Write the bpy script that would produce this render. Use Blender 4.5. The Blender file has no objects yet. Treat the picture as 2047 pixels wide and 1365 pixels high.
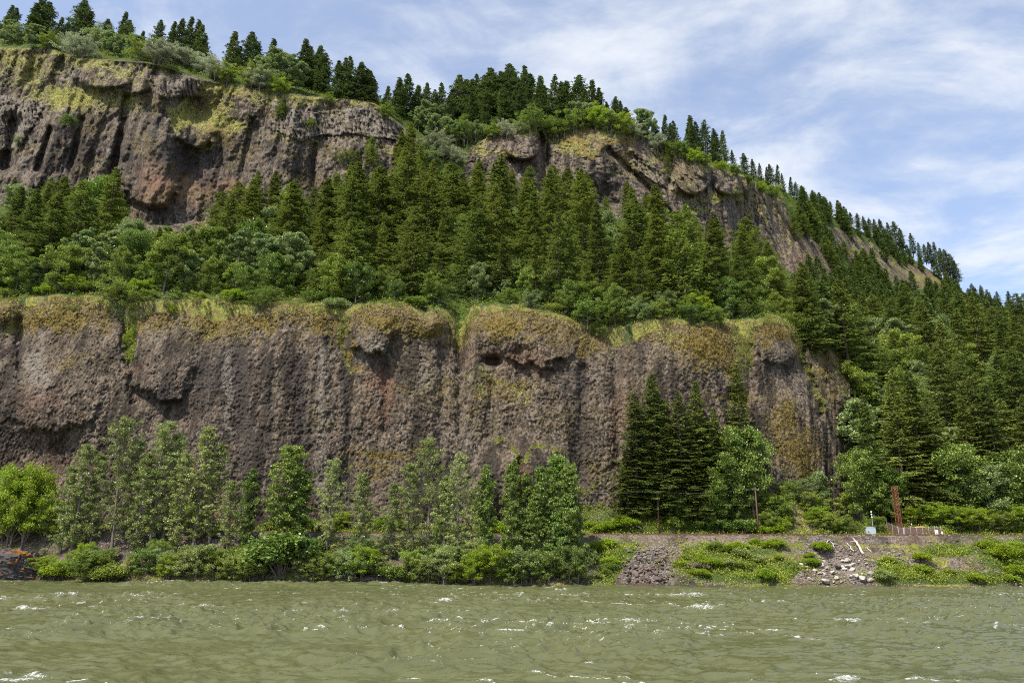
import bpy, math, random
import numpy as np

# ------------------------------------------------------------------ basics
C = bpy.context.scene.collection
F0 = 1500.0                      # focal length in photo pixels
CAMZ = 5.7
PITCH = math.atan(417.5 / F0)
ROLL = 0.006
cp, sp = math.cos(PITCH), math.sin(PITCH)
Fv = np.array([0, cp, sp]); U0 = np.array([0, -sp, cp]); R0 = np.array([1.0, 0, 0])
Rv = R0 * math.cos(ROLL) + U0 * math.sin(ROLL)
Uv = U0 * math.cos(ROLL) - R0 * math.sin(ROLL)

def at(px, py, Y):
    """world point seen at a photo pixel, Y metres ahead (arrays allowed)"""
    px = np.asarray(px, float); py = np.asarray(py, float); Y = np.asarray(Y, float)
    px, py, Y = np.broadcast_arrays(px, py, Y)
    xc = (px - 1023.5) / F0; yc = -(py - 682.5) / F0
    d = Fv + xc[..., None] * Rv + yc[..., None] * Uv
    t = Y / d[..., 1]
    p = d * t[..., None]
    p[..., 2] += CAMZ
    return p

def proj(p):
    q = np.asarray(p, float).copy(); q[..., 2] -= CAMZ
    f = q @ Fv
    return 1023.5 + F0 * (q @ Rv) / f, 682.5 - F0 * (q @ Uv) / f

def px_to_m(Y, npx):             # size in metres of npx photo pixels near depth Y
    return npx * Y / F0

# ------------------------------------------------------------------ noise
def _h(ix, iy, s):
    n = (ix.astype(np.int64) * 374761393 + iy.astype(np.int64) * 668265263 + s * 1442695041) & 0xffffffff
    n = ((n ^ (n >> 13)) * 1274126177) & 0xffffffff
    n = ((n ^ (n >> 16)) * 2246822519) & 0xffffffff
    n = n ^ (n >> 15)
    return n.astype(np.float64) / 4294967296.0

def vnoise(x, y, s=0):
    ix = np.floor(x); iy = np.floor(y); fx = x - ix; fy = y - iy
    fx = fx * fx * fx * (fx * (fx * 6 - 15) + 10); fy = fy * fy * fy * (fy * (fy * 6 - 15) + 10)
    a = _h(ix, iy, s); b = _h(ix + 1, iy, s); c = _h(ix, iy + 1, s); d = _h(ix + 1, iy + 1, s)
    return (a * (1 - fx) + b * fx) * (1 - fy) + (c * (1 - fx) + d * fx) * fy

def fbm(x, y, s=0, o=4):
    r = 0; a = 1; t = 0
    for k in range(o):
        r = r + a * vnoise(x, y, s + k * 17); t += a; a *= 0.5
        x = x * 2.03 + 11.7; y = y * 2.03 + 5.3
    return r / t

def worley(x, y, s=0):
    ix = np.floor(x); iy = np.floor(y)
    f1 = np.full(x.shape, 9.0); f2 = np.full(x.shape, 9.0); idv = np.zeros(x.shape)
    for dx in (-1, 0, 1):
        for dy in (-1, 0, 1):
            cx = ix + dx; cy = iy + dy
            qx = cx + _h(cx, cy, s + 1); qy = cy + _h(cx, cy, s + 2)
            d = np.hypot(qx - x, qy - y); cid = _h(cx, cy, s + 3)
            near = d < f1
            f2 = np.where(near, f1, np.minimum(f2, d)); idv = np.where(near, cid, idv); f1 = np.where(near, d, f1)
    return f1, f2, idv

def sstep(a, b, x):
    t = np.clip((x - a) / (b - a), 0, 1); return t * t * (3 - 2 * t)

def blob(px, py, cx, cy, rx, ry, p=2.0):
    return np.exp(-(np.abs((px - cx) / rx) ** p + np.abs((py - cy) / ry) ** p))

def shelf(px, py, cx, cy, rx, ry, soft=5.0):
    """a bulge that swells downward and ends in a sharp overhanging lower edge"""
    u = (px - cx) / rx; lim = cy + ry * np.sqrt(np.clip(1 - u * u, 0, 1))
    body = np.clip(1 - u * u, 0, 1) ** 0.6 * sstep(cy - ry * 1.6, cy + ry * 0.5, py)
    return body * (1 - sstep(lim - soft, lim + soft, py))

def inpoly(px, py, poly):
    r = np.zeros(px.shape, bool); n = len(poly)
    for i in range(n):
        x1, y1 = poly[i]; x2, y2 = poly[(i + 1) % n]
        if y1 == y2: continue
        c = ((y1 > py) != (y2 > py)) & (px < (x2 - x1) * (py - y1) / (y2 - y1) + x1)
        r ^= c
    return r

def polymask(px, py, poly, warp=14, s=3):
    wx = px + (fbm(px / 40, py / 40, s) - .5) * 2 * warp + (fbm(px / 9, py / 9, s + 5) - .5) * warp * .8
    wy = py + (fbm(px / 40, py / 40, s + 9) - .5) * 2 * warp + (fbm(px / 9, py / 9, s + 7) - .5) * warp * .8
    return inpoly(wx, wy, poly).astype(float)

def linemask(px, py, pts, w):
    """soft mask along a polyline"""
    best = np.full(px.shape, 1e9)
    for (x1, y1), (x2, y2) in zip(pts[:-1], pts[1:]):
        dx, dy = x2 - x1, y2 - y1; L = dx * dx + dy * dy
        t = np.clip(((px - x1) * dx + (py - y1) * dy) / L, 0, 1)
        best = np.minimum(best, np.hypot(px - x1 - t * dx, py - y1 - t * dy))
    return np.exp(-(best / w) ** 2)

# ------------------------------------------------------------------ mesh building
def raw_mesh(name, V, faces, k, mat, smooth=False, attrs=None):
    """V (n,3), faces (m,k) numpy"""
    me = bpy.data.meshes.new(name)
    V = np.ascontiguousarray(V, np.float32); faces = np.ascontiguousarray(faces, np.int32)
    me.vertices.add(len(V)); me.vertices.foreach_set('co', V.ravel())
    me.loops.add(faces.size); me.loops.foreach_set('vertex_index', faces.ravel())
    m = len(faces)
    me.polygons.add(m)
    me.polygons.foreach_set('loop_start', np.arange(m, dtype=np.int32) * k)
    me.polygons.foreach_set('loop_total', np.full(m, k, np.int32))
    if smooth: me.polygons.foreach_set('use_smooth', np.ones(m, bool))
    me.update(calc_edges=True)
    for an, av in (attrs or {}).items():
        a = me.attributes.new(an, 'FLOAT', 'POINT'); a.data.foreach_set('value', np.ascontiguousarray(av, np.float32).ravel())
    if mat: me.materials.append(mat)
    return me

def grid_mesh(name, P, mat, attrs=None, smooth=True, flip=False):
    n, m = P.shape[:2]
    i = np.arange(n * m).reshape(n, m)
    q = np.stack([i[:-1, :-1], i[:-1, 1:], i[1:, 1:], i[1:, :-1]], -1).reshape(-1, 4)
    if flip: q = q[:, ::-1]
    return raw_mesh(name, P.reshape(-1, 3), q, 4, mat, smooth, {k: v.ravel() for k, v in (attrs or {}).items()})

def link(name, me, parent=None):
    o = bpy.data.objects.new(name, me); C.objects.link(o)
    if parent: o.parent = parent
    return o

def tag(o, label=None, cat=None, group=None, kind=None):
    if label: o['label'] = label
    if cat: o['category'] = cat
    if group: o['group'] = group
    if kind: o['kind'] = kind
    return o

def empty(name, loc, rz=0, s=1.0):
    o = bpy.data.objects.new(name, None); C.objects.link(o)
    o.location = [float(v) for v in loc]; o.rotation_euler = (0, 0, rz)
    o.scale = (s, s, s) if np.isscalar(s) else s
    o.empty_display_size = 0.3
    return o

class MB:
    """collects boxes, tubes and lumps into one mesh"""
    def __init__(s): s.v = []; s.f = []
    def add(s, V, F):
        b = len(s.v); s.v += [tuple(map(float, p)) for p in V]; s.f += [tuple(i + b for i in f) for f in F]
    def box(s, x0, x1, y0, y1, z0, z1):
        s.add([(x0, y0, z0), (x1, y0, z0), (x1, y1, z0), (x0, y1, z0), (x0, y0, z1), (x1, y0, z1), (x1, y1, z1), (x0, y1, z1)],
              [(0, 3, 2, 1), (4, 5, 6, 7), (0, 1, 5, 4), (1, 2, 6, 5), (2, 3, 7, 6), (3, 0, 4, 7)])
        return s
    def tube(s, pts, rad, n=6, cap=True):
        pts = [np.array(p, float) for p in pts]
        rad = [rad] * len(pts) if np.isscalar(rad) else rad
        V = []; Fc = []
        for i, p in enumerate(pts):
            d = pts[min(i + 1, len(pts) - 1)] - pts[max(i - 1, 0)]; d /= (np.linalg.norm(d) + 1e-9)
            a = np.array([0, 0, 1.]) if abs(d[2]) < .9 else np.array([1., 0, 0])
            u = np.cross(d, a); u /= np.linalg.norm(u); w = np.cross(d, u)
            for k in range(n):
                t = 2 * math.pi * k / n; V.append(p + rad[i] * (math.cos(t) * u + math.sin(t) * w))
        for i in range(len(pts) - 1):
            for k in range(n):
                a = i * n + k; b = i * n + (k + 1) % n; Fc.append((a, b, b + n, a + n))
        if cap:
            Fc.append(tuple(range(n))[::-1]); Fc.append(tuple((len(pts) - 1) * n + k for k in range(n)))
        s.add(V, Fc); return s
    def mesh(s, name, mat, smooth=False):
        me = bpy.data.meshes.new(name); me.from_pydata(s.v, [], s.f)
        if mat: me.materials.append(mat)
        if smooth:
            for p in me.polygons: p.use_smooth = True
        me.update(); return me
    def build(s, name, mat, parent=None, smooth=False):
        return link(name, s.mesh(name, mat, smooth), parent)

# ------------------------------------------------------------------ materials
class NT:
    def __init__(s, name):
        s.m = bpy.data.materials.new(name); s.m.use_nodes = True
        s.t = s.m.node_tree; s.t.nodes.clear()
        s.out = s.t.nodes.new('ShaderNodeOutputMaterial')
    def n(s, typ, **kw):
        x = s.t.nodes.new(typ)
        for k, v in kw.items():
            if k.startswith('i_'): x.inputs[k[2:].replace('_', ' ')].default_value = v
            else: setattr(x, k, v)
        return x
    def l(s, a, b): s.t.links.new(a, b)
    def math(s, op, a, b=None, c=None, clamp=False):
        x = s.t.nodes.new('ShaderNodeMath'); x.operation = op; x.use_clamp = clamp
        for i, v in enumerate((a, b, c)):
            if v is None: continue
            if hasattr(v, 'is_output'): s.l(v, x.inputs[i])
            else: x.inputs[i].default_value = v
        return x.outputs[0]
    def mix(s, f, a, b, blend='MIX'):
        x = s.t.nodes.new('ShaderNodeMix'); x.data_type = 'RGBA'; x.blend_type = blend; x.clamp_factor = True
        for i, v in ((0, f), (6, a), (7, b)):
            if hasattr(v, 'is_output'): s.l(v, x.inputs[i])
            else: x.inputs[i].default_value = v if i == 0 else (*v, 1)
        return x.outputs[2]
    def noise(s, scale, detail=4, rough=.55, vec=None, dist=0, out='Fac'):
        x = s.n('ShaderNodeTexNoise'); x.inputs['Scale'].default_value = scale; x.inputs['Detail'].default_value = detail
        x.inputs['Roughness'].default_value = rough; x.inputs['Distortion'].default_value = dist
        if vec is not None: s.l(vec, x.inputs['Vector'])
        return x.outputs[out]
    def ramp(s, v, lo, hi, a=0., b=1.):
        x = s.n('ShaderNodeMapRange'); x.interpolation_type = 'SMOOTHSTEP'
        s.l(v, x.inputs[0]); x.inputs[1].default_value = lo; x.inputs[2].default_value = hi
        x.inputs[3].default_value = a; x.inputs[4].default_value = b
        return x.outputs[0]
    def attr(s, name):
        x = s.n('ShaderNodeAttribute'); x.attribute_name = name; return x.outputs['Fac']
    def pos(s, scale=(1, 1, 1), obj=False):
        if obj: o = s.n('ShaderNodeTexCoord').outputs['Object']
        else: o = s.n('ShaderNodeNewGeometry').outputs['Position']
        m = s.n('ShaderNodeMapping'); m.inputs['Scale'].default_value = scale; s.l(o, m.inputs[0]); return m.outputs[0]
    def bsdf(s, col, rough=.9, normal=None, spec=.2):
        b = s.n('ShaderNodeBsdfPrincipled')
        if hasattr(col, 'is_output'): s.l(col, b.inputs['Base Color'])
        else: b.inputs['Base Color'].default_value = (*col, 1)
        if hasattr(rough, 'is_output'): s.l(rough, b.inputs['Roughness'])
        else: b.inputs['Roughness'].default_value = rough
        b.inputs['Specular IOR Level'].default_value = spec
        if normal is not None: s.l(normal, b.inputs['Normal'])
        return b.outputs[0]
    def bump(s, h, strength=.5, dist=.1, normal=None):
        b = s.n('ShaderNodeBump'); b.inputs['Strength'].default_value = strength; b.inputs['Distance'].default_value = dist
        s.l(h, b.inputs['Height'])
        if normal is not None: s.l(normal, b.inputs['Normal'])
        return b.outputs[0]
    def done(s, sh): s.l(sh, s.out.inputs['Surface']); return s.m

def plain(name, col, rough=.7, metal=0, var=.25, scale=2.0, spec=.3):
    t = NT(name); n = t.noise(scale, 5, .6, t.pos(obj=True))
    c = t.mix(n, tuple(v * (1 - var) for v in col), tuple(min(1, v * (1 + var)) for v in col))
    b = t.n('ShaderNodeBsdfPrincipled'); t.l(c, b.inputs['Base Color'])
    b.inputs['Roughness'].default_value = rough; b.inputs['Metallic'].default_value = metal; b.inputs['Specular IOR Level'].default_value = spec
    return t.done(b.outputs[0])

def leaf_mat(name, c1, c2, trans=.3, rough=.55, objvar=.25, tc=None, spec=.35, sc=.35, obj=True):
    """c1..c2 vary over leaves and clumps and from plant to plant"""
    t = NT(name)
    p = t.pos(obj=obj)
    n = t.noise(sc, 3, .6, p); n2 = t.noise(sc * 9, 2, .6, p)
    rnd = t.n('ShaderNodeObjectInfo').outputs['Random']
    f = t.math('ADD', t.math('MULTIPLY', t.math('SUBTRACT', n, .5), 1.6), t.math('MULTIPLY', t.math('SUBTRACT', n2, .5), 1.6))
    f = t.math('ADD', f, .5)
    f = t.math('ADD', f, t.math('MULTIPLY', t.math('SUBTRACT', rnd, .5), 2 * objvar), clamp=True)
    c = t.mix(f, c1, c2)
    hs = t.n('ShaderNodeHueSaturation'); t.l(c, hs.inputs['Color'])
    r2 = t.math('FRACT', t.math('MULTIPLY', rnd, 7.31))
    t.l(t.math('ADD', .485, t.math('MULTIPLY', r2, .03)), hs.inputs['Hue'])
    t.l(t.math('ADD', 1 - objvar * .5, t.math('MULTIPLY', t.math('FRACT', t.math('MULTIPLY', rnd, 13.7)), objvar)), hs.inputs['Value'])
    col = hs.outputs[0]
    b = t.bsdf(col, rough, None, spec)
    tr = t.n('ShaderNodeBsdfTranslucent')
    t.l(t.mix(.55, col, tc or tuple(min(1, v * 1.6) for v in c2)), tr.inputs['Color'])
    mx = t.n('ShaderNodeMixShader'); mx.inputs[0].default_value = trans
    t.l(b, mx.inputs[1]); t.l(tr.outputs[0], mx.inputs[2])
    return t.done(mx.outputs[0])

def rock_mat(name, dk, md, lt, scale=1.0, crack=1.0):
    t = NT(name)
    P = t.pos(); Pv = t.pos((1, 1, .35))
    big = t.noise(.05, 4, .6, Pv); mid = t.noise(.35, 5, .65, P); fine = t.noise(3.2, 6, .7, P)
    streak = t.noise(.28, 4, .6, t.pos((1, 1, .06)))
    vo = t.n('ShaderNodeTexVoronoi'); vo.feature = 'F1'; vo.inputs['Scale'].default_value = 1.35 * scale
    wv = t.n('ShaderNodeVectorMath'); wv.operation = 'ADD'
    t.l(t.pos((1, 1, .55)), wv.inputs[0])
    sv = t.n('ShaderNodeVectorMath'); sv.operation = 'SCALE'; sv.inputs[3].default_value = .5
    t.l(t.noise(1.2, 3, .6, P, out='Color'), sv.inputs[0]); t.l(sv.outputs[0], wv.inputs[1]); t.l(wv.outputs[0], vo.inputs['Vector'])
    cell = t.n('ShaderNodeSeparateColor'); t.l(vo.outputs['Color'], cell.inputs[0])
    f = t.math('ADD', t.math('MULTIPLY', cell.outputs[0], .45), t.math('MULTIPLY', fine, .55))
    c = t.mix(t.ramp(f, .3, .72), dk, lt)
    c = t.mix(t.ramp(mid, .35, .65), c, t.mix(fine, md, c))
    c = t.mix(t.ramp(streak, .45, .60, 0, .78), c, tuple(v * .55 for v in dk))
    c = t.mix(t.ramp(big, .55, .7, 0, .35), c, md)
    n1 = t.noise(.9, 4, .7, P); n2 = t.noise(2.6, 4, .7, P)
    nn = t.math('ADD', t.math('MULTIPLY', n1, .8), t.math('MULTIPLY', n2, 1.4))
    nn = t.math('SUBTRACT', nn, 1.1)
    def lay(c, an, col, w=.12):
        a = t.attr(an)
        fac = t.ramp(t.math('ADD', nn, t.math('MULTIPLY', a, .6)), .36 - w, .36 + w)
        fac = t.math('MULTIPLY', fac, t.ramp(a, .02, .15))
        return t.mix(fac, c, col)
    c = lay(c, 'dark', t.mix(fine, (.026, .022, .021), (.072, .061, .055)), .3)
    c = lay(c, 'pale', t.mix(fine, (.155, .14, .125), (.31, .28, .24)), .3)
    c = lay(c, 'rust', t.mix(fine, (.13, .068, .045), (.27, .155, .10)), .35)
    c = lay(c, 'moss', t.mix(t.ramp(n2, .35, .65), (.08, .052, .014), (.205, .16, .045)), .14)
    c = lay(c, 'grass', t.mix(t.ramp(n1, .42, .62), t.mix(t.ramp(n2, .3, .7), (.09, .075, .03), (.19, .16, .06)), t.mix(t.ramp(n2, .3, .7), (.14, .16, .025), (.36, .36, .085))), .14)
    c = lay(c, 'lush', t.mix(t.ramp(n2, .3, .7), (.025, .045, .010), (.085, .12, .022)), .12)
    h = t.math('ADD', t.math('MULTIPLY', vo.outputs['Distance'], -.6 * crack), t.math('MULTIPLY', fine, .7))
    h = t.math('ADD', h, t.math('MULTIPLY', t.noise(9, 3, .6, P), .2))
    nb = t.bump(h, 1.0, .42)
    return t.done(t.bsdf(c, .9, nb, .15))
# ------------------------------------------------------------------ terrain tables (photo pixel column, pixel row, distance)
LIP = [(-400, 600), (0, 600), (40, 596), (110, 592), (200, 596), (250, 606), (320, 598), (420, 598), (500, 612), (560, 604), (640, 612), (688, 622), (705, 612), (770, 604), (815, 608), (850, 628), (878, 616),
       (896, 628), (918, 662), (935, 640), (956, 612), (1040, 616), (1110, 628), (1170, 650), (1230, 655), (1300, 640), (1340, 636), (1400, 645), (1450, 648), (1500, 640), (1555, 634),
       (1582, 650), (1600, 680), (1622, 684), (1660, 690), (1690, 715), (1708, 760), (1716, 860), (1724, 960), (1745, 1050), (1775, 1066), (2500, 1066)]
#       px     lipY   terrace      foot        upper lip    ridge
UT = [(-400, 192, 570, 202, 370, 282, 60, 290, 15, 320),
      (0, 184, 568, 194, 385, 266, 96, 275, 60, 300),
      (100, 182, 566, 192, 400, 263, 98, 272, 72, 300),
      (150, 181, 568, 190, 415, 261, 118, 270, 88, 300),
      (300, 178, 572, 188, 450, 255, 128, 264, 104, 296),
      (420, 176, 576, 186, 440, 261, 165, 270, 130, 300),
      (600, 176, 590, 186, 430, 265, 192, 274, 165, 302),
      (750, 174, 588, 184, 405, 273, 205, 282, 195, 306),
      (800, 174, 592, 184, 388, 276, 250, 286, 215, 312),
      (860, 175, 596, 186, 365, 280, 300, 290, 228, 322),
      (920, 180, 600, 189, 360, 284, 290, 294, 235, 324),
      (1000, 175, 596, 186, 380, 283, 262, 293, 240, 322),
      (1080, 175, 598, 186, 390, 287, 256, 297, 242, 324),
      (1180, 177, 606, 188, 400, 289, 250, 299, 240, 327),
      (1260, 177, 604, 188, 420, 292, 265, 302, 253, 330),
      (1340, 177, 604, 188, 445, 297, 303, 307, 285, 333),
      (1430, 179, 606, 191, 475, 308, 335, 318, 320, 343),
      (1500, 183, 612, 197, 500, 324, 356, 333, 347, 358),
      (1600, 192, 642, 207, 565, 332, 432, 392, 402, 425),
      (1690, 206, 682, 228, 610, 362, 482, 452, 447, 485),
      (1745, 180, 790, 230, 640, 382, 512, 492, 474, 525),
      (1800, 169, 900, 190, 680, 300, 560, 500, 505, 575),
      (1900, 169, 920, 189, 700, 290, 620, 525, 566, 620),
      (1940, 169, 925, 188, 705, 285, 640, 525, 598, 640),
      (2047, 169, 930, 187, 740, 270, 670, 485, 640, 655),
      (2500, 169, 950, 187, 820, 262, 770, 430, 735, 620)]
lipx = np.array([a for a, b in LIP], float); lipy = np.array([b for a, b in LIP], float)
ut = np.array(UT, float)
def lip_py(px): return np.interp(px, lipx, lipy)
def smooth1(a, k=9):
    w = np.hanning(k + 2)[1:-1]; w /= w.sum()
    return np.convolve(np.pad(a, k // 2, mode='edge'), w, mode='valid')

# ---------------------------------------------------------------- upper hillside + upper cliffs: one continuous land surface
colx = np.arange(-400, 2500.1, 2.6)
segs = [26, 70, 120, 22]
def ucol(k): return smooth1(np.interp(colx, ut[:, 0], ut[:, k]), 13)
ly = np.interp(colx, lipx, lipy) + 2
lev_py = [ly, ucol(2), ucol(4), ucol(6), ucol(8)]
lev_Y = [ucol(1) - 1.5, ucol(3), ucol(5), ucol(7), ucol(9)]
for k in range(1, 5): lev_py[k] = np.minimum(lev_py[k], lev_py[k - 1] - 4)
rows_py = []; rows_Y = []
for k, n in enumerate(segs):
    for i in range(n):
        t = i / n
        rows_py.append(lev_py[k] * (1 - t) + lev_py[k + 1] * t); rows_Y.append(lev_Y[k] * (1 - t) + lev_Y[k + 1] * t)
rows_py.append(lev_py[4]); rows_Y.append(lev_Y[4])
PY = np.array(rows_py); YY = np.array(rows_Y); PX = np.broadcast_to(colx, PY.shape).copy()
ridge_w = (fbm(colx / 30, colx * 0, 71, 3) - .5) * 10
vfrac = np.linspace(0, 1, len(PY))[:, None]
PY += ridge_w[None, :] * sstep(.7, 1, vfrac)
upper_foot = ucol(4); upper_lip = ucol(6)
# rock regions on the upper land
rockA = sstep(0, 14, upper_foot[None, :] + 30 - PY) * (1 - sstep(-4, 6, upper_lip[None, :] - PY))
fadeR = 1 - sstep(1500, 1540, PX)
gully = inpoly(PX + (fbm(PX / 30, PY / 30, 4) - .5) * 30, PY, [(800, 235), (838, 262), (850, 330), (870, 400), (925, 400), (925, 340), (945, 300), (985, 258), (940, 200), (800, 200)])
rock = rockA * fadeR * (1 - gully)
for poly, s in (([(1385, 400), (1500, 375), (1560, 400), (1592, 450), (1600, 500), (1640, 560), (1600, 575), (1560, 520), (1480, 470), (1420, 440)], 31),
                ([(1555, 470), (1600, 455), (1650, 500), (1670, 560), (1620, 560), (1570, 500)], 32),
                ([(1640, 450), (1680, 450), (1735, 500), (1700, 530), (1650, 490)], 33),
                ([(1660, 540), (1690, 560), (1688, 585), (1655, 570)], 34),
                ([(1738, 480), (1790, 520), (1830, 550), (1898, 580), (1870, 585), (1790, 575), (1760, 540), (1730, 500)], 35),
                ([(1800, 528), (1850, 533), (1900, 585), (1850, 582)], 36),
                ([(1820, 585), (1850, 590), (1845, 612)], 37),
                ([(1925, 562), (1940, 575), (1938, 600), (1905, 590)], 38),
                ([(1700, 470), (1760, 505), (1740, 520), (1690, 500)], 40)):
    rock = np.maximum(rock, polymask(PX, PY, poly, 8, s))
W = at(PX, PY, YY)
rx = W[..., 0] + 0.35 * W[..., 1] * sstep(1450, 1700, PX)
rz = W[..., 2]
dep = np.zeros(PX.shape)                      # relief towards the river in metres
dep += rock * ((fbm(rx / 30, rz / 70, 101, 3) - .5) * 11 + (fbm(rx / 9, rz / 20, 102, 4) - .5) * 4.2)
rib = 1 - np.abs(2 * fbm(rx / 7 + (fbm(rx / 20, rz / 20, 9) - .5) * 3, rz / 40, 105, 2) - 1)
dep += rock * ((rib - .6) * 2.6 + (fbm(rx / 4.5 + (fbm(rx / 12, rz / 25, 119) - .5) * 2, rz / 55, 121, 3) - .5) * 5)
dep -= rock * (3.5 * linemask(PX, PY, [(250, 240), (235, 300), (222, 370)], 7) + 3 * linemask(PX, PY, [(165, 240), (140, 330)], 6) + 3 * linemask(PX, PY, [(505, 240), (485, 340)], 6) + 3 * linemask(PX, PY, [(628, 290), (625, 380)], 7))
f1, f2, cid = worley(rx / 1.15, rz / 1.7, 110)
dep += rock * ((cid - .5) * .65 + (.5 - f1) * .7)
f1, f2, cid = worley(rx / 3.2 + 7, rz / 4.5, 114)
dep += rock * ((cid - .5) * .8 + (.5 - f1) * .5)
nzw = fbm(PX / 18, PY / 18, 117, 3)
# prows, bowls and the overhang of the high cliff
dep += 7 * blob(PX, PY, 310, 300, 55, 150, 2.5) + 6 * blob(PX, PY, 322, 180, 10, 40) + 6 * shelf(PX + (nzw - .5) * 30, PY, 305, 330, 66, 84, 8)
dep -= 5 * blob(PX, PY, 375, 340, 55, 45) + 6 * blob(PX, PY, 400, 225, 45, 35)
dep += 4 * shelf(PX + (nzw - .5) * 30, PY + (nzw - .5) * 20, 395, 255, 48, 40, 7)
dep -= 8 * linemask(PX, PY, [(28, 245), (12, 330)], 14) + 6 * linemask(PX, PY, [(100, 260), (75, 340)], 7)
dep += 5 * shelf(PX, PY, 210, 150, 60, 28, 4) + 5 * shelf(PX, PY, 265, 170, 40, 18, 4)
dep += 6 * blob(PX, PY, 560, 270, 45, 90) - 2 * linemask(PX, PY, [(445, 250), (440, 330), (450, 400)], 12)
dep += 5 * blob(PX, PY, 700, 320, 60, 60) + 4 * blob(PX, PY, 170, 260, 60, 60)
dep += 8 * shelf(PX, PY, 1045, 292, 36, 28, 4) - 6 * linemask(PX, PY, [(1084, 265), (1092, 330), (1085, 380)], 9)
dep += 8 * blob(PX, PY, 1190, 320, 50, 55, 3) - 5 * linemask(PX, PY, [(1215, 300), (1300, 380), (1340, 430)], 6)
dep += 8 * shelf(PX, PY, 1385, 345, 38, 45, 4) + 8 * shelf(PX, PY, 1465, 365, 40, 26, 4) - 5 * linemask(PX, PY, [(1335, 300), (1340, 370)], 8)
dep += rock * 3 * linemask(PX, PY, [(1260, 300), (1340, 350), (1360, 380)], 8)
dep += (1 - rock) * ((fbm(rx / 14, rz / 14, 120, 4) - .5) * 5)
# columns of basalt that fan out, cut as fine grooves
colm = polymask(PX, PY, [(300, 150), (395, 150), (400, 190), (330, 200), (310, 190)], 5, 41) + polymask(PX, PY, [(540, 200), (620, 230), (740, 210), (800, 255), (790, 280), (690, 265), (600, 280), (540, 260)], 8, 42) \
    + polymask(PX, PY, [(0, 190), (90, 200), (60, 260), (20, 300), (0, 300)], 8, 43) + polymask(PX, PY, [(1260, 310), (1350, 360), (1345, 385), (1290, 350)], 6, 44)
colm = np.clip(colm, 0, 1)
gr = np.abs(np.mod((PX - (PY - 200) * .25 + (fbm(PX / 20, PY / 30, 47) - .5) * 14) / 8.5, 1) - .5) * 2
dep += colm * rock * (1 - gr ** 2) * 1.9
YF = YY - dep * 1.0
# masks for what grows on it
nz = fbm(PX / 24, PY / 16, 61, 4)
ledge = sstep(.56, .66, fbm(rx / 16 + rz * .02, (rz + rx * .25) / 4.5, 63, 4))
grass = rock * ledge * .55 * (1 - .85 * sstep(70, 130, PY - upper_lip[None, :]))
mPX, mPY = PX, PY
PX = PX + (fbm(mPX / 22, mPY / 18, 251, 4) - .5) * 50; PY = PY + (fbm(mPX / 22, mPY / 18, 253, 4) - .5) * 36
for cx, cy, r1, r2, a in ((60, 130, 60, 40, .55), (20, 120, 40, 30, .6), (150, 195, 110, 26, .75), (60, 160, 60, 14, .6), (240, 205, 60, 16, .6), (375, 225, 32, 32, .95), (430, 235, 40, 30, .85), (350, 240, 16, 30, .9), (415, 293, 25, 8, .95), (440, 180, 60, 14, .7),
                       (465, 255, 30, 12, .7), (630, 255, 60, 10, .5), (670, 200, 50, 9, .7), (530, 190, 60, 10, .7), (215, 210, 40, 14, .5), (985, 305, 40, 6, .8), (960, 290, 16, 26, .6), (1150, 295, 50, 8, .6), (1215, 270, 50, 12, .6),
                       (1290, 320, 60, 9, .6), (1440, 395, 70, 10, .7), (1400, 420, 40, 8, .6), (1560, 400, 30, 8, .6), (1440, 340, 40, 6, .5), (1300, 345, 50, 5, .8), (40, 215, 40, 20, .4), (600, 200, 40, 10, .5), (1330, 310, 40, 12, .6), (755, 235, 40, 8, .5)):
    grass = np.maximum(grass, rock * min(1, a * 1.25) * blob(PX, PY, cx, cy, r1, r2, 2.2))
grass = np.maximum(grass, rock * (1 - sstep(0, 14, PY - upper_lip[None, :])) * .8 * fadeR)
grass *= 1 - colm * .6
far = sstep(1560, 1700, PX)
grass = np.where(far > 0, np.maximum(grass, rock * far * .75 * sstep(.52, .62, fbm(PX / 9, PY / 9, 66))), grass)
soil = 1 - rock
topband = sstep(-2, 4, upper_lip[None, :] - PY)
grass = np.maximum(grass, soil * topband * (.45 + .5 * (fbm(PX / 30, PY / 12, 65) > .5)) * (1 - far * .6))
lush = soil * (.65 + .6 * fbm(PX / 20, PY / 20, 67))
lush = np.maximum(lush, (1 - rock) * gully * 1.0)
lipgrass = (1 - sstep(3, 15, ly[None, :] - PY + (fbm(PX / 18, PY / 10, 73) - .5) * 22)) * (1 - sstep(1600, 1700, PX))
grass = np.maximum(grass, lipgrass * .95); lush = lush * (1 - lipgrass * .7)
rust = rock * (.6 * blob(PX, PY, 345, 380, 75, 36, 3) + .35 * blob(PX, PY, 300, 340, 30, 40, 3) + .7 * blob(PX, PY, 455, 375, 30, 16) + .8 * linemask(PX, PY, [(1078, 275), (1086, 320)], 3) + .6 * blob(PX, PY, 1865, 560, 45, 30, 3) + .45 * blob(PX, PY, 1075, 325, 20, 6) + .4 * blob(PX, PY, 1600, 520, 30, 60))
pale = rock * (.8 * blob(PX, PY, 128, 168, 10, 10) + .55 * linemask(PX, PY, [(68, 280), (45, 345)], 9) + .4 * linemask(PX, PY, [(225, 290), (215, 350)], 6) + .45 * colm + .2 * (nz > .62))
moss = rock * (.42 * sstep(.5, .62, fbm(PX / 60, PY / 30, 68)) + .5 * blob(PX, PY, 430, 215, 60, 60) + .5 * blob(PX, PY, 1190, 280, 90, 30))
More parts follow.
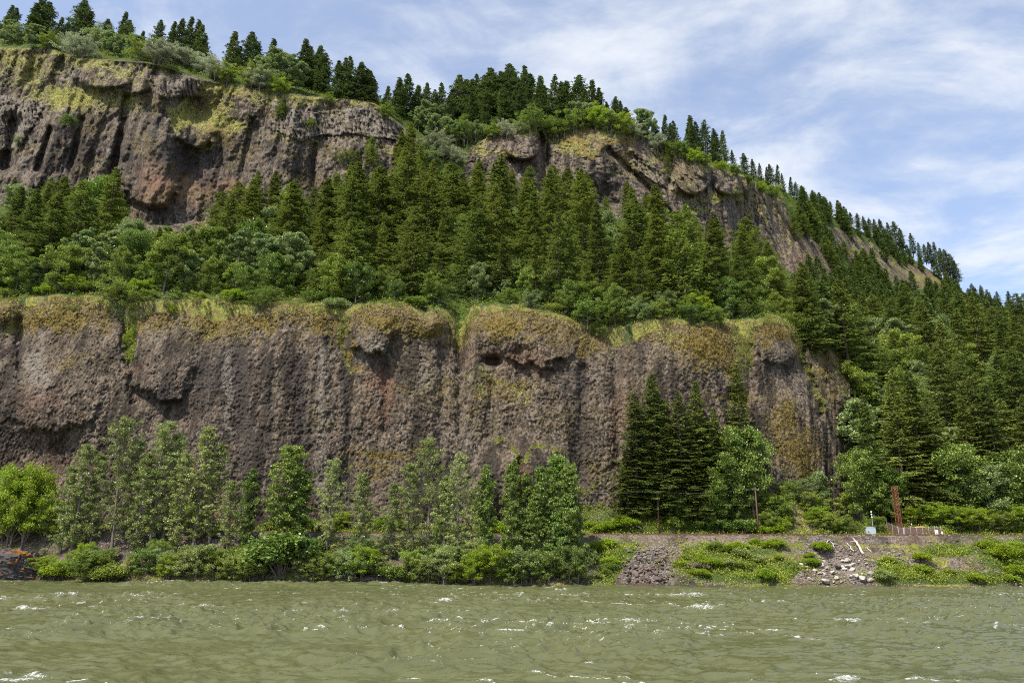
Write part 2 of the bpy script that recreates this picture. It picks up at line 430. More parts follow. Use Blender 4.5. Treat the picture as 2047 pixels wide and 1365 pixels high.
dark = rock * (.35 * blob(PX, PY, 300, 270, 60, 100, 3) + .4 * blob(PX, PY, 150, 300, 120, 60, 3) + .45 * blob(PX, PY, 520, 320, 60, 60, 3) + .75 * blob(PX, PY, 375, 330, 60, 45, 3) + .6 * blob(PX, PY, 15, 285, 16, 40) + .5 * blob(PX, PY, 1385, 355, 25, 25) + .35 * (fbm(PX / 25, PY / 60, 69) > .6) + .6 * blob(PX, PY, 335, 420, 80, 16))
PX, PY = mPX, mPY
# back side of the ridge falls away behind it
bp = at(PX[-1], PY[-1], YF[-1])
extra = []
for dY, dZ in ((25, 3), (60, -4), (140, -30), (300, -110)):
    q = bp.copy(); q[:, 1] += dY; q[:, 0] *= 1 + dY / q[:, 1].mean() ; q[:, 2] += dZ; extra.append(q)
Wf = at(PX, PY, YF)
bottom = Wf[0].copy(); bottom[:, 2] -= 14; bottom[:, 1] += 4
Wall = np.concatenate([bottom[None], Wf, np.array(extra)], 0)
def ext(a): return np.concatenate([a[:1], a] + [a[-1:]] * len(extra), 0)

def up_at(px, py):
    """point of the hillside surface seen at a pixel, and its distance"""
    c = int(np.clip(round((px + 400) / 2.6), 0, len(colx) - 1))
    pyc = PY[:, c][::-1]; yc = YF[:, c][::-1]
    Y = float(np.interp(py, pyc, yc)); return at(px, py, Y), Y

# ---------------------------------------------------------------- lower cliff
lx = np.arange(-400, 1765.1, 1.9)
NL = 250
ltop = smooth1(np.interp(lx, lipx, lipy), 3)
ltop = np.where(lx > 1700, np.minimum(ltop, 900), ltop)
lfoot = np.full(lx.shape, 1090.0)
tv = np.linspace(0, 1, NL)[:, None]
LPY = lfoot[None] * (1 - tv) + ltop[None] * tv
LPX = np.broadcast_to(lx, LPY.shape).copy()
lipY = smooth1(np.interp(lx, ut[:, 0], ut[:, 1]), 13)
lipY = np.where(lx > 1700, 206 + (lx - 1700) * 1.2, lipY)
footY = np.interp(lx, [-400, 0, 900, 1300, 1500, 1600, 1680, 1765], [176, 168, 166, 166, 169, 172, 182, 225])
LY = footY[None] + (lipY - footY)[None] * (.35 * tv + .65 * tv ** 3)
LW = at(LPX, LPY, LY); ax = LW[..., 0] + .4 * LW[..., 1] * sstep(1600, 1700, LPX); az = LW[..., 2]
fade = np.minimum(sstep(0, .03, 1 - tv), 1)
ld = (fbm(ax / 26, az / 50, 201, 3) - .5) * 5
wob = (fbm(ax / 12, az / 22, 203, 3) - .5) * 3
ribn = fbm((ax + wob) / 5.5, az / 55, 205, 3)
ld += (1 - np.abs(2 * ribn - 1) - .55) * 1.15 * np.interp(LPX, [-400, 350, 420, 720, 760, 860, 940, 1000, 1120, 1350, 1450, 1800], [.35, .4, .65, .65, .4, .7, .7, .35, .5, .5, .4, .5])
ld += (fbm(ax / 4, az / 8, 207, 4) - .5) * 1.2
f1, f2, cid = worley(ax / .46, az / .58, 210)
kn = .75 + .5 * fbm(ax / 10, az / 10, 215)
ld += ((cid - .5) * .34 + (.5 - f1) * .34) * kn
f1, f2, cid = worley(ax / 1.7 + 3, az / 2.1, 212)
ld += ((cid - .5) * .28 + (.5 - f1) * .16)
sWx = LPX + (fbm(LPX / 22, LPY / 22, 231, 4) - .5) * 34; sWy = LPY + (fbm(LPX / 18, LPY / 18, 233, 4) - .5) * 34
S = lambda *a: shelf(sWx, sWy, *a); B = lambda *a: blob(LPX, LPY, *a); LN = lambda p, w: linemask(LPX * .5 + sWx * .5, LPY, p, w)
ld += 5 * B(0, 615, 32, 36, 3) - 2 * LN([(38, 640), (40, 740)], 9)
ld -= 3 * LN([(250, 600), (262, 720), (275, 800)], 14)
ld += 2.6 * S(325, 735, 66, 66, 8) - 1.5 * B(345, 830, 45, 40)
ld += 1.8 * S(100, 800, 105, 60, 9) + 2.5 * B(100, 760, 120, 90) - 2.8 * B(75, 920, 90, 50, 3)
ld -= .7 * LN([(600, 650), (605, 900)], 12) + .6 * LN([(545, 660), (550, 1000)], 12) + 1.0 * LN([(476, 690), (480, 1000)], 16) - 1.2 * LN([(640, 640), (650, 1000)], 14)
ld -= 1.0 * LN([(690, 622), (684, 700), (700, 800), (695, 1000)], 10)
ld += 3.4 * S(742, 665, 50, 44, 7) + 2.5 * B(780, 640, 60, 40)
ld -= 1.4 * LN([(775, 740), (770, 860)], 12)
ld -= 1.5 * LN([(918, 650), (922, 760), (924, 860)], 12) + 1.5 * LN([(884, 700), (880, 960)], 12)
ld += 3.5 * B(865, 650, 26, 26) + 3.2 * B(1000, 660, 70, 36, 3)
ld -= 4.5 * B(985, 722, 18, 10, 3)
ld += 2.5 * S(1080, 690, 75, 40, 6)
ld -= 1.2 * LN([(985, 770), (980, 870)], 10)
ld += 4 * B(1010, 960, 60, 60, 3) + 4 * B(1080, 950, 45, 60, 3) - 3 * LN([(1040, 920), (1045, 1000)], 6)
ld -= 1.8 * LN([(1165, 740), (1160, 960)], 16) + 1.2 * LN([(1232, 650), (1235, 960)], 12)
ld -= 2.6 * LN([(1480, 640), (1500, 720), (1490, 860)], 11) - 3 * B(1400, 700, 60, 60)
ld -= 6 * B(1468, 792, 13, 13, 3)
ld += 1.3 * S(1560, 690, 62, 34, 9) - 2.2 * B(1562, 762, 40, 38, 3)
ld -= 4 * LN([(1592, 668), (1610, 740), (1640, 830)], 8)
ld += 4 * LN([(1660, 700), (1690, 800)], 22)
ld -= .3 * LN([(500, 850), (560, 870), (700, 860), (730, 880)], 5)
edge = np.interp(tv, [0, .97, 1], [1, 1, .3])
LYF = LY - ld * edge
lLW = at(LPX, LPY, LYF)
wLx = LPX + (fbm(LPX / 26, LPY / 40, 241, 4) - .5) * 60; wLy = LPY + (fbm(LPX / 30, LPY / 30, 243, 4) - .5) * 50
B = lambda *a: blob(wLx, wLy, *a); LN = lambda p, w: linemask((LPX * .55 + wLx * .45), (LPY * .55 + wLy * .45), p, w)
cap = lLW[-1].copy(); cap[:, 1] += 8; cap[:, 2] += .8
under = lLW[0].copy(); under[:, 2] -= 6
LWall = np.concatenate([under[None], lLW, cap[None]], 0)
toff = LPY - ltop[None]
lgrass = .95 * (1 - sstep(0, 16, toff + (fbm(LPX / 16, LPY / 10, 221, 4) - .40) * 30))
lmoss = .62 * (1 - sstep(20, 95, toff + (fbm(LPX / 30, LPY / 50, 223) - .5) * 90))
for cx, cy, r1, r2, a in ((110, 640, 110, 32, .82), (150, 720, 70, 20, .45), (330, 640, 50, 45, .55), (420, 640, 75, 40, .75), (520, 640, 90, 28, .75), (640, 640, 60, 30, .7), (760, 640, 60, 26, .82), (850, 655, 60, 30, .7), (1000, 650, 90, 30, .82), (1090, 660, 40, 22, .6),
                          (700, 700, 8, 35, .9), (725, 735, 14, 18, .8), (800, 790, 50, 12, .5), (880, 780, 70, 50, .42), (1010, 780, 100, 28, .55), (960, 830, 50, 60, .35), (1130, 840, 90, 60, .36), (770, 910, 90, 18, .72), (760, 940, 50, 12, .6), (640, 840, 30, 40, .35),
                          (1375, 680, 40, 26, .8), (1420, 700, 60, 46, .98), (1460, 730, 30, 25, .8), (1560, 668, 60, 26, .75), (1470, 790, 60, 20, .5), (1565, 830, 35, 60, .66), (1590, 900, 50, 60, .68), (1640, 730, 30, 60, .6), (1600, 950, 40, 30, .7), (1340, 670, 30, 20, .5), (1200, 930, 60, 40, .45), (1270, 800, 30, 60, .42), (1660, 790, 25, 40, .5)):
    lmoss = np.maximum(lmoss, a * 1.12 * B(cx, cy, r1, r2, 2.2))
for cx, cy, r1, r2, a in ((470, 622, 80, 12, .62), (570, 625, 50, 12, .6), (385, 655, 46, 12, .5), (980, 758, 24, 12, .9), (960, 750, 30, 8, .6), (1490, 690, 22, 60, .8), (1340, 675, 30, 12, .6), (985, 880, 18, 8, .9), (640, 625, 40, 10, .7), (30, 640, 16, 30, .6),
                          (1175, 970, 40, 14, .7), (1090, 895, 20, 10, .7), (690, 935, 20, 10, .8), (1230, 960, 60, 8, .5), (1540, 645, 60, 12, .95), (125, 615, 60, 14, .7)):
    lgrass = np.maximum(lgrass, a * B(cx, cy, r1, r2, 2.6))
for pts, w, a in (([(690, 628), (684, 700), (705, 745)], 5, .9), ([(985, 872), (1010, 880), (1030, 905), (1045, 925)], 5, 1.0), ([(1047, 925), (1055, 895), (1090, 885)], 5, .85), ([(1592, 660), (1600, 710), (1625, 770), (1640, 820)], 9, .85),
                  ([(940, 745), (985, 760), (1060, 800)], 6, .55), ([(895, 625), (918, 664), (950, 620)], 9, 1.0), ([(940, 750), (970, 790), (1000, 780)], 6, .5), ([(1670, 740), (1690, 800)], 5, .6)):
    lgrass = np.maximum(lgrass, a * LN(pts, w))
lgrass = lgrass * (.45 + .6 * sstep(.36, .56, fbm(LPX / 9, LPY / 6, 245, 4)))
llush = np.maximum(.95 * LN([(252, 600), (258, 660), (256, 715)], 10), .8 * B(1200, 655, 14, 22)) + .9 * B(918, 650, 16, 10)
lrust = .62 * B(765, 790, 22, 60, 3) + .75 * B(1035, 990, 26, 60, 3) + .7 * B(440, 1045, 22, 20) + .4 * B(90, 800, 60, 40) + .4 * B(1060, 720, 60, 30) + .42 * B(985, 700, 60, 30) + .45 * B(1250, 840, 16, 90) + .3 * B(100, 930, 100, 50) + .5 * B(270, 740, 14, 14)
lpale = .6 * B(75, 740, 26, 70) + .5 * B(330, 670, 24, 30) + .55 * LN([(455, 700), (460, 860)], 10) + .5 * LN([(648, 700), (640, 1000)], 12) + .55 * B(740, 690, 40, 26) + .5 * B(865, 648, 14, 14) + .5 * B(1440, 740, 36, 22) + .45 * B(860, 760, 40, 30) + .4 * B(1620, 740, 60, 60) + .45 * LN([(1250, 760), (1245, 940)], 10) + .4 * B(1000, 680, 80, 20) + .4 * B(1650, 710, 30, 20) + .3 * B(930, 860, 30, 90)
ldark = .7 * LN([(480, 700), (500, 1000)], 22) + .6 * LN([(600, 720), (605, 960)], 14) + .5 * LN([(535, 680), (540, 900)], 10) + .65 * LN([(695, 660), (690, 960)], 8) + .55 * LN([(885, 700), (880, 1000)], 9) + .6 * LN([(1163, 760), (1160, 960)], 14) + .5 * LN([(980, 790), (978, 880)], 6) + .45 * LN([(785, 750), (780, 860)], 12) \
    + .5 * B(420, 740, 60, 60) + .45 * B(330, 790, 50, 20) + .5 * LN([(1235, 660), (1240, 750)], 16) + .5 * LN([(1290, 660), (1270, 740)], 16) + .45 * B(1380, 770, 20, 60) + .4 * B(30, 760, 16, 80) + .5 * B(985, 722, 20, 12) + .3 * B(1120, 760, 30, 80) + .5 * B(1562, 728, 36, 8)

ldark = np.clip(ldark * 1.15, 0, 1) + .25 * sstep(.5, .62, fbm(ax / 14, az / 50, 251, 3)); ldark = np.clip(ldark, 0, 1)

def low_at(px, py):
    c = int(np.clip(round((px + 400) / 1.9), 0, len(lx) - 1))
    Y = float(np.interp(py, LPY[:, c][::-1], LYF[:, c][::-1])); return at(px, py, Y), Y

# ---------------------------------------------------------------- river bank, embankment and talus (world coordinates)
bx = np.arange(-230, 330.1, .42)
WL = lambda X: np.interp(X, [-230, -110, -60, 8, 110, 330], [158, 149, 144, 139, 146, 150])
RY = lambda X: np.interp(X, [-230, -110, 0, 110, 330], [165, 158, 156, 158, 166])
RZ = lambda X: np.interp(X, [-230, -110, 0, 110, 330], [9.6, 9.25, 8.7, 9.15, 9.4])
TAL = lambda X: np.interp(X, [-230, -30, 5, 10, 16, 30, 44, 54, 62, 70, 330], [.4, .5, 2.0, 8.5, 9.8, 7.5, 9.5, 10.5, 9.5, 3, 2])      # how far the talus rises behind the track
wl = WL(bx); ry = RY(bx); rzv = RZ(bx); tal = TAL(bx)
brow = []
for t in np.linspace(0, 1, 14)[:-1]: brow.append((wl - 14 + 14 * t, -3.2 + 3.2 * t ** .8 + 0 * bx, 0.0))
NB = 64
for t in np.linspace(0, 1, NB)[:-1]:
    prof = np.interp(t, [0, .06, .5, .8, .93, 1], [0, .12, .52, .76, .96, 1])
    brow.append((wl + (ry - 2.6 - wl) * t, rzv * prof, math.sin(math.pi * min(1, t * 1.25 + .02)) if t < .8 else .15))
for t in np.linspace(0, 1, 9)[:-1]: brow.append((ry - 2.6 + 5.2 * t, rzv + .02 * math.sin(math.pi * t), 0.02))
for t in np.linspace(0, 1, 34): brow.append((ry + 2.6 + 13 * t, rzv - .5 * math.sin(math.pi * min(1, t * 3)) * (t < .34) + tal * (sstep(.15, 1, t)), .55 * float(sstep(.1, .4, t))))
BY = np.array([r[0] for r in brow]); BZ = np.array([r[1] for r in brow]); BA = np.array([r[2] for r in brow])[:, None]
BX = np.broadcast_to(bx, BY.shape).copy()
BZ = BZ + BA * ((fbm(BX / 9, BY / 5, 301, 4) - .5) * 4.0 + (fbm(BX / 1.6, BY / 1.2, 303, 3) - .5) * .9)
BP = np.stack([BX, BY, BZ], -1)
bpx, bpy_ = proj(BP)
f1, f2, cid = worley(BX / .8, BY / .5, 305)
rubble = np.clip(polymask(bpx, bpy_, [(1285, 1092), (1340, 1085), (1375, 1105), (1340, 1130), (1330, 1176), (1228, 1176), (1245, 1140)], 14, 51) + polymask(bpx, bpy_, [(1600, 1078), (1700, 1085), (1730, 1110), (1765, 1176), (1560, 1176), (1640, 1140), (1605, 1110)], 20, 52)
                 + polymask(bpx, bpy_, [(1750, 1095), (1840, 1115), (1870, 1140), (1780, 1125)], 5, 53) + polymask(bpx, bpy_, [(180, 1060), (560, 1065), (560, 1090), (180, 1100)], 6, 54), 0, 1)
BP[..., 2] += rubble * BA * ((cid - .4) * .8 + (.4 - f1) * .5)
bfront = (BY < RY(BX) - 2.4)
bgreen = np.where(bfront, .35 + .5 * (fbm(BX / 12, BY / 5, 311) > .47), .95) * (BZ > .1)
bgreen = bgreen * (1 - rubble)
def bank_at(X, Y):
    i = (X + 230) / .42; i = int(np.clip(round(i), 0, len(bx) - 1))
    return float(np.interp(Y, BY[:, i], BP[:, i, 2]))
def bank_px(px, py, s='front'):
    """point of the river bank seen at a pixel"""
    Ys = np.linspace(138, 172, 140); q = at(px, py, Ys)
    for k, (x, y, z) in enumerate(q):
        if bank_at(x, y) >= z: return np.array([x, y, bank_at(x, y)])
    return np.array([q[-1][0], q[-1][1], bank_at(q[-1][0], q[-1][1])])
# ------------------------------------------------------------------ plants
def tris_mesh(name, T, mat):
    n = len(T); return raw_mesh(name, T.reshape(-1, 3), np.arange(n * 3).reshape(n, 3), 3, mat)
def quads_mesh(name, Q, mat):
    n = len(Q); return raw_mesh(name, Q.reshape(-1, 3), np.arange(n * 4).reshape(n, 4), 4, mat)

def leaves(rng, Cn, size, up=.5, asp=.6):
    """one small diamond leaf per centre, loosely facing up"""
    n = len(Cn)
    d = rng.normal(size=(n, 3)); d /= np.linalg.norm(d, axis=1)[:, None]
    nrm = rng.normal(size=(n, 3)); nrm[:, 2] += up * 3; nrm /= np.linalg.norm(nrm, axis=1)[:, None]
    u = np.cross(nrm, d); u /= np.linalg.norm(u, axis=1)[:, None] + 1e-9; v = np.cross(nrm, u)
    s = (size * rng.uniform(.6, 1.35, n))[:, None] * .5
    return np.stack([Cn - u * s, Cn - v * s * asp, Cn + u * s, Cn + v * s * asp], 1)

def conifer(seed, H=24., R=4.0, flag=0., shape=.8, bare=.1, gaps=.12, dens=1.0, tuft=.5, droop=.35, ragged=.3, step=1.0):
    rng = np.random.default_rng(seed); T = []
    z = H * bare; mb = MB()
    lean = rng.normal(0, .012, 2) + np.array([flag * .05, 0])
    wob = rng.uniform(0, 6)
    def axis(zz): return np.array([lean[0] * zz + flag * .06 * zz * zz / H + .12 * math.sin(zz * .3 + wob), lean[1] * zz, zz])
    phi = rng.uniform(0, 6)
    P0 = []; D = []; LL = []; K = []
    while z < H * .985:
        t = 1 - z / H
        prof = min(1, (z / H - bare * .6) * 7) if z < H * .3 else 1
        base = R * (1 - (1 - t) ** (1.9 - shape)) * max(.4, prof)
        nb = 6 if t > .12 else 4
        lay = rng.uniform(.72, 1.18)
        for k in range(nb):
            phi += 2.399 + rng.normal(0, .3)
            if rng.random() < gaps: continue
            L = base * lay * rng.uniform(1 - ragged * 1.3, 1 + ragged * .6) + .22
            if flag: L *= 1 + flag * .75 * math.cos(phi)
            if L < .15: continue
            a = (.55 * (1 - t) ** 2 + .02) + rng.normal(0, .07)
            b = droop * (.5 + .5 * t) * rng.uniform(.7, 1.2)
            o = axis(z + rng.uniform(-.15, .15))
            dirv = np.array([math.cos(phi) + flag * .55, math.sin(phi), 0]); dirv /= np.linalg.norm(dirv)
            side = np.array([-dirv[1], dirv[0], 0])
            n = int((6 + L * 13) * dens)
            s = rng.uniform(.12, 1.0, n) ** .8
            w = rng.uniform(-1, 1, n) * (.40 * L * (1.04 - s) ** .8 + .12)
            sag = -np.abs(w) * .28
            c = o + dirv * (s * L)[:, None] + side * w[:, None] + np.array([0, 0, 1.]) * (a * s * L - b * s * s * L + .10 * L * s ** 4 + sag + rng.normal(0, .035, n))[:, None]
            d = dirv * (.9) + side * (np.sign(w) * .75)[:, None] + rng.normal(0, .22, (n, 3)); d[:, 2] += -.30
            d /= np.linalg.norm(d, axis=1)[:, None]
            nn = np.cross(d, rng.normal(0, .45, (n, 3)) + np.array([0, 0, 1.])); nn /= np.linalg.norm(nn, axis=1)[:, None]
            ts = (tuft * rng.uniform(.6, 1.3, n))[:, None]
            wd = ts * .27
            T.append(np.stack([c - nn * wd, c + nn * wd, c + d * ts], 1))
            if rng.random() < .5:
                mb.tube([o, o + dirv * L * .5 + np.array([0, 0, (a * .5 - b * .25) * L]), o + dirv * L * .9 + np.array([0, 0, (a * .9 - b * .8) * L])], [.05, .035, .01], 3, False)
        z += (.42 + .48 * t) * H / 24 * step * rng.uniform(.8, 1.2)
    # tip
    for k in range(26):
        o = axis(H * rng.uniform(.94, 1.0)); d = rng.normal(0, .5, 3); d[2] = .8 - abs(d[2]); d /= np.linalg.norm(d)
        nn = np.cross(d, rng.normal(size=3)); nn /= np.linalg.norm(nn)
        T.append(np.array([[o - nn * .06, o + nn * .06, o + d * .42]]))
    zs = np.linspace(0, H * .97, 9)
    r0 = .012 * H + .06
    mb.tube([axis(v) if v > 0 else np.array([0, 0, -1.2]) for v in zs], [r0 * (1.25 if v == 0 else 1 - .93 * v / H) for v in zs], 7)
    for k in range(10):
        zz = H * rng.uniform(.03, .2); ph = rng.uniform(0, 6.28); o = axis(zz); L = rng.uniform(.6, 1.8)
        mb.tube([o, o + np.array([math.cos(ph) * L, math.sin(ph) * L, -.1 * L])], [.04, .01], 3, False)
    return np.concatenate(T), mb

def broadleaf(seed, H=12., R=3.5, trunk=.25, nleaf=9000, leaf=.34, clump=.75, prof=None, limbs=16, sub=5, stems=1, up=.5, hollow=.35, slim=.5, lean=0.0):
    """trunk(s) with limbs, leaves gathered in clumps at the ends of the twigs"""
    rng = np.random.default_rng(seed); mb = MB(); cl = []
    prof = prof or [(0, .5), (.25, .95), (.55, 1), (.85, .62), (1, .15)]
    pz, pr = zip(*prof)
    for s in range(stems):
        bxy = rng.normal(0, .25 * (stems > 1) * R * .5, 2); ang = rng.uniform(0, 6.28); sl = rng.uniform(.02, .16) if stems > 1 else rng.uniform(0, .05)
        hh = H * (rng.uniform(.8, 1) if stems > 1 else .97); ph = rng.uniform(0, 6)
        def axis(z): return np.array([bxy[0] + sl * math.cos(ang) * z + .12 * math.sin(z * .5 + ph) + lean * z, bxy[1] + sl * math.sin(ang) * z + .1 * math.cos(z * .6 + ph), z])
        zs = np.linspace(0, hh, 9); r0 = .011 * H + .07
        mb.tube([axis(v) if v > 0 else axis(0) - np.array([0, 0, 1.]) for v in zs], [r0 * (1 - .93 * v / hh) + .012 for v in zs], 7)
        n = limbs // stems + 1
        for k in range(n):
            t = (k + rng.uniform(0, .9)) / n; z0 = H * trunk * .8 + (hh - H * trunk * .8) * t * .95
            rr = R * np.interp(t, pz, pr); ph2 = k * 2.4 + rng.normal(0, .5); o = axis(z0)
            rise = slim * rr * rng.uniform(.5, 1.5)
            L = rr * rng.uniform(.5, 1.15)
            e = o + np.array([math.cos(ph2) * L, math.sin(ph2) * L, rise])
            m = (o + e) / 2 + np.array([0, 0, -.08 * L]) + rng.normal(0, .08 * L, 3)
            mb.tube([o, m, e], [.045 + .010 * L, .03 + .005 * L, .012], 4, False)
            for q in range(sub):
                u = rng.uniform(hollow, 1.0); b0 = o + (m - o) * min(1, u * 2) if u < .5 else m + (e - m) * (u - .5) * 2
                tw = rng.normal(0, 1, 3); tw[2] = abs(tw[2]) * .7 - .15; tw *= (.20 * rr + .35) / np.linalg.norm(tw) * rng.uniform(.6, 1.3)
                mb.tube([b0, b0 + tw], [.022, .007], 3, False); cl.append((b0 + tw, .55 * clump * rng.uniform(.6, 1.4)))
            cl.append((e, clump * .6))
    cen = np.array([c for c, r in cl]); rad = np.array([r for c, r in cl])
    w = rad ** 2 / (rad ** 2).sum()
    idx = rng.choice(len(cen), nleaf, p=w)
    off = rng.normal(size=(nleaf, 3)); off /= np.linalg.norm(off, axis=1)[:, None]; off *= (rng.uniform(0, 1, nleaf) ** .45)[:, None]
    off[:, 2] *= .62
    P = cen[idx] + off * (rad[idx] * 1.55)[:, None]
    return leaves(rng, P, leaf, up), mb

def shrub(seed, R=1.6, H=1.8, nleaf=2600, leaf=.24, lobes=14, up=.6):
    rng = np.random.default_rng(seed); mb = MB(); cen = []; rad = []
    for k in range(lobes):
        a = rng.uniform(0, 6.28); t = rng.uniform(0, 1) ** .6; r = R * t * .8
        c = np.array([math.cos(a) * r, math.sin(a) * r, H * (.25 + .6 * rng.uniform(.3, 1) * (1 - .55 * t * t))])
        cen.append(c); rad.append(R * rng.uniform(.25, .42))
        mb.tube([(0, 0, -.4), c * np.array([.5, .5, .55]), c], [.05, .03, .01], 4, False)
    cen = np.array(cen); rad = np.array(rad); idx = rng.integers(0, lobes, nleaf)
    off = rng.normal(size=(nleaf, 3)); off /= np.linalg.norm(off, axis=1)[:, None]; off *= (rng.uniform(0, 1, nleaf) ** .4)[:, None]
    P = cen[idx] + off * rad[idx][:, None] * np.array([1, 1, .8]); P = P[P[:, 2] > -.3]
    return leaves(rng, P, leaf, up), mb

M = {}
M['needle'] = leaf_mat('conifer_needles', (.042, .070, .016), (.205, .245, .046), .27, .6, .34, (.30, .38, .06), .25, .22)
M['needle_dark'] = leaf_mat('dark_conifer_needles', (.032, .060, .020), (.140, .185, .052), .2, .6, .4, (.18, .26, .06), .25, .22)
M['needle_far'] = leaf_mat('distant_needles', (.055, .090, .026), (.170, .215, .060), .2, .6, .25, (.12, .2, .04), .25, .05, False)
M['bark'] = plain('bark', (.10, .075, .058), .95, 0, .4, 3)
M['greybark'] = plain('grey_bark', (.15, .13, .11), .95, 0, .35, 3)
M['leaf_mid'] = leaf_mat('broad_leaves', (.085, .130, .022), (.31, .37, .060), .32, .5, .3, (.25, .38, .05), .4, .5)
M['leaf_pale'] = leaf_mat('pale_leaves', (.12, .17, .055), (.32, .39, .15), .3, .5, .25, (.3, .42, .14), .45, .5)
M['leaf_silver'] = leaf_mat('silver_leaves', (.24, .27, .15), (.52, .55, .38), .25, .6, .2, (.3, .36, .18), .3, .5)
M['leaf_alder'] = leaf_mat('alder_leaves', (.12, .16, .04), (.38, .43, .14), .32, .45, .25, (.3, .40, .09), .55, .5)
M['leaf_deep'] = leaf_mat('deep_green_leaves', (.060, .105, .022), (.25, .33, .060), .28, .42, .2, (.18, .34, .04), .5, .5)
M['leaf_lime'] = leaf_mat('lime_leaves', (.13, .20, .012), (.30, .40, .03), .38, .5, .15, (.42, .55, .04), .35, .5)
M['leaf_bramble'] = leaf_mat('bramble_leaves', (.16, .20, .022), (.44, .47, .065), .3, .55, .2, (.35, .48, .05), .35, .35, False)
M['leaf_under'] = leaf_mat('undergrowth_leaves', (.06, .10, .014), (.20, .26, .035), .3, .55, .2, (.25, .38, .05), .3, .12, False)
M['grass'] = leaf_mat('grass_blades', (.14, .15, .03), (.33, .32, .11), .3, .7, .1, (.5, .5, .15), .15, .2, False)
M['dry'] = leaf_mat('dry_twigs', (.14, .11, .08), (.30, .25, .18), .1, .8, .15, None, .15, .5)
M['moss'] = leaf_mat('moss_tufts', (.08, .05, .014), (.19, .14, .035), .1, .9, .1, None, .1, .25, False)

def plant_kind(nm, gen, mleaf, mbark, crown='crown', stem='trunk', quad=True):
    L, mb = gen
    cm = (quads_mesh if quad else tris_mesh)(nm + '_' + crown, L, M[mleaf])
    return dict(nm=nm, H0=float(np.quantile(L[..., 2], .9995)), flag=False, crown=(crown, cm), stem=(stem, mb.mesh(nm + '_' + stem, M[mbark])))

def put(k, loc, H, rz, label, cat, group, name=None, wide=1.0, tilt=None):
    s = H / k['H0']
    e = empty(name or k['nm'], loc, rz, (s * wide, s * wide, s))
    if tilt: e.rotation_euler = (tilt[0], tilt[1], rz)
    tag(e, label, cat, group)
    for nm, me in (k['stem'], k['crown']): link(nm, me, e)
    return e

CON = []
for i, (R, sh, ba, ga, dr, rg) in enumerate([(5.6, .10, .05, .12, .34, .45), (5.0, .35, .05, .16, .38, .5), (6.4, .0, .06, .14, .30, .42), (4.8, .5, .06, .25, .42, .55), (5.8, -.2, .1, .28, .34, .55), (6.6, .25, .06, .12, .36, .48)]):
    CON.append(plant_kind('conifer_tree', conifer(500 + i, 24, R * 1.06, 0, sh, ba, ga, .85, .56, dr, rg, .82), 'needle', 'bark', quad=False))
FLG = []
for i, (R, fl, sh, ba, ga) in enumerate([(4.6, .35, .6, .14, .2), (3.8, .5, .7, .10, .28), (5.4, .25, .45, .18, .22), (3.2, .6, .8, .06, .32)]):
    FLG.append(plant_kind('conifer_tree', conifer(540 + i, 20, R, fl, sh, ba, ga, .9, .52, .24, .5, .7), 'needle_dark', 'bark', quad=False))
for k in FLG: k['flag'] = True
SKC = [plant_kind('conifer_tree', conifer(530 + i, 22, R, 0, sh, .12, ga, .9, .52, .28, .5, .7), 'needle_dark', 'bark', quad=False) for i, (R, sh, ga) in enumerate([(4.6, .6, .2), (4.0, .75, .3), (5.6, .5, .25)])]
TALLC = []
for i, (R, sh, ba, ga) in enumerate([(6.2, .5, .03, .12), (5.4, .62, .03, .18), (7.0, .4, .04, .14)]):
    TALLC.append(plant_kind('conifer_tree', conifer(560 + i, 30, R, 0, sh, ba, ga, 1.25, .50, .36, .40, .68), 'needle', 'bark', quad=False))
BRD = [plant_kind('broadleaf_tree', broadleaf(600 + i, 12, R, tr, 10500, .36, cl), lf, 'greybark') for i, (R, tr, cl, lf) in
       enumerate([(4.2, .22, 1.0, 'leaf_mid'), (3.6, .3, .9, 'leaf_pale'), (4.8, .2, 1.15, 'leaf_mid'), (3.4, .25, .8, 'leaf_pale')])]
MAP = [plant_kind('maple_tree', broadleaf(620 + i, 13, 5.2, .12, 15000, .38, 1.35, [(0, .8), (.3, 1), (.6, .95), (.85, .7), (1, .25)], 24, 6), lf, 'greybark') for i, lf in enumerate(['leaf_deep', 'leaf_pale', 'leaf_mid'])]
ALD = [plant_kind('alder_tree', broadleaf(640 + i, 22, R, tr, 9800, .30, cl, [(0, .7), (.2, .95), (.5, 1), (.75, .75), (.9, .5), (1, .2)], 56, 4, 1, .35, .2, .8, ln), 'leaf_alder', 'greybark') for i, (R, tr, cl, ln) in
       enumerate([(3.6, .07, .68, .01), (4.3, .1, .72, -.02), (2.8, .06, .6, .03)])]
COT = [plant_kind('cottonwood_tree', broadleaf(650 + i, 20, R, tr, 17000, .34, cl, [(0, .8), (.2, .95), (.5, 1), (.75, .75), (.9, .5), (1, .2)], 50, 5, 1, .35, .2, .8), 'leaf_deep', 'greybark') for i, (R, tr, cl) in
       enumerate([(2.7, .08, .7), (3.8, .08, .8)])]
BUSH = {kd: [plant_kind('bush', broadleaf(720 + 10 * j + i, 8, 4.4 + i, .02, 11000, .30, .9, [(0, .9), (.3, 1), (.6, .9), (.85, .6), (1, .2)], 30, 5, 3, .5, .3, .7), lf, 'greybark') for i in range(2)] for j, (kd, lf) in
        enumerate([('mid', 'leaf_mid'), ('pale', 'leaf_pale'), ('silver', 'leaf_silver'), ('lime', 'leaf_lime'), ('alder', 'leaf_alder'), ('deep', 'leaf_deep')])}
BUSH['dry'] = None
def shr(nm, seed, lf, R=1.6, H=1.9, n=4600, leaf=.17, lobes=22): return plant_kind(nm, shrub(seed, R, H, n, leaf, lobes), lf, 'greybark', 'foliage', 'stems')
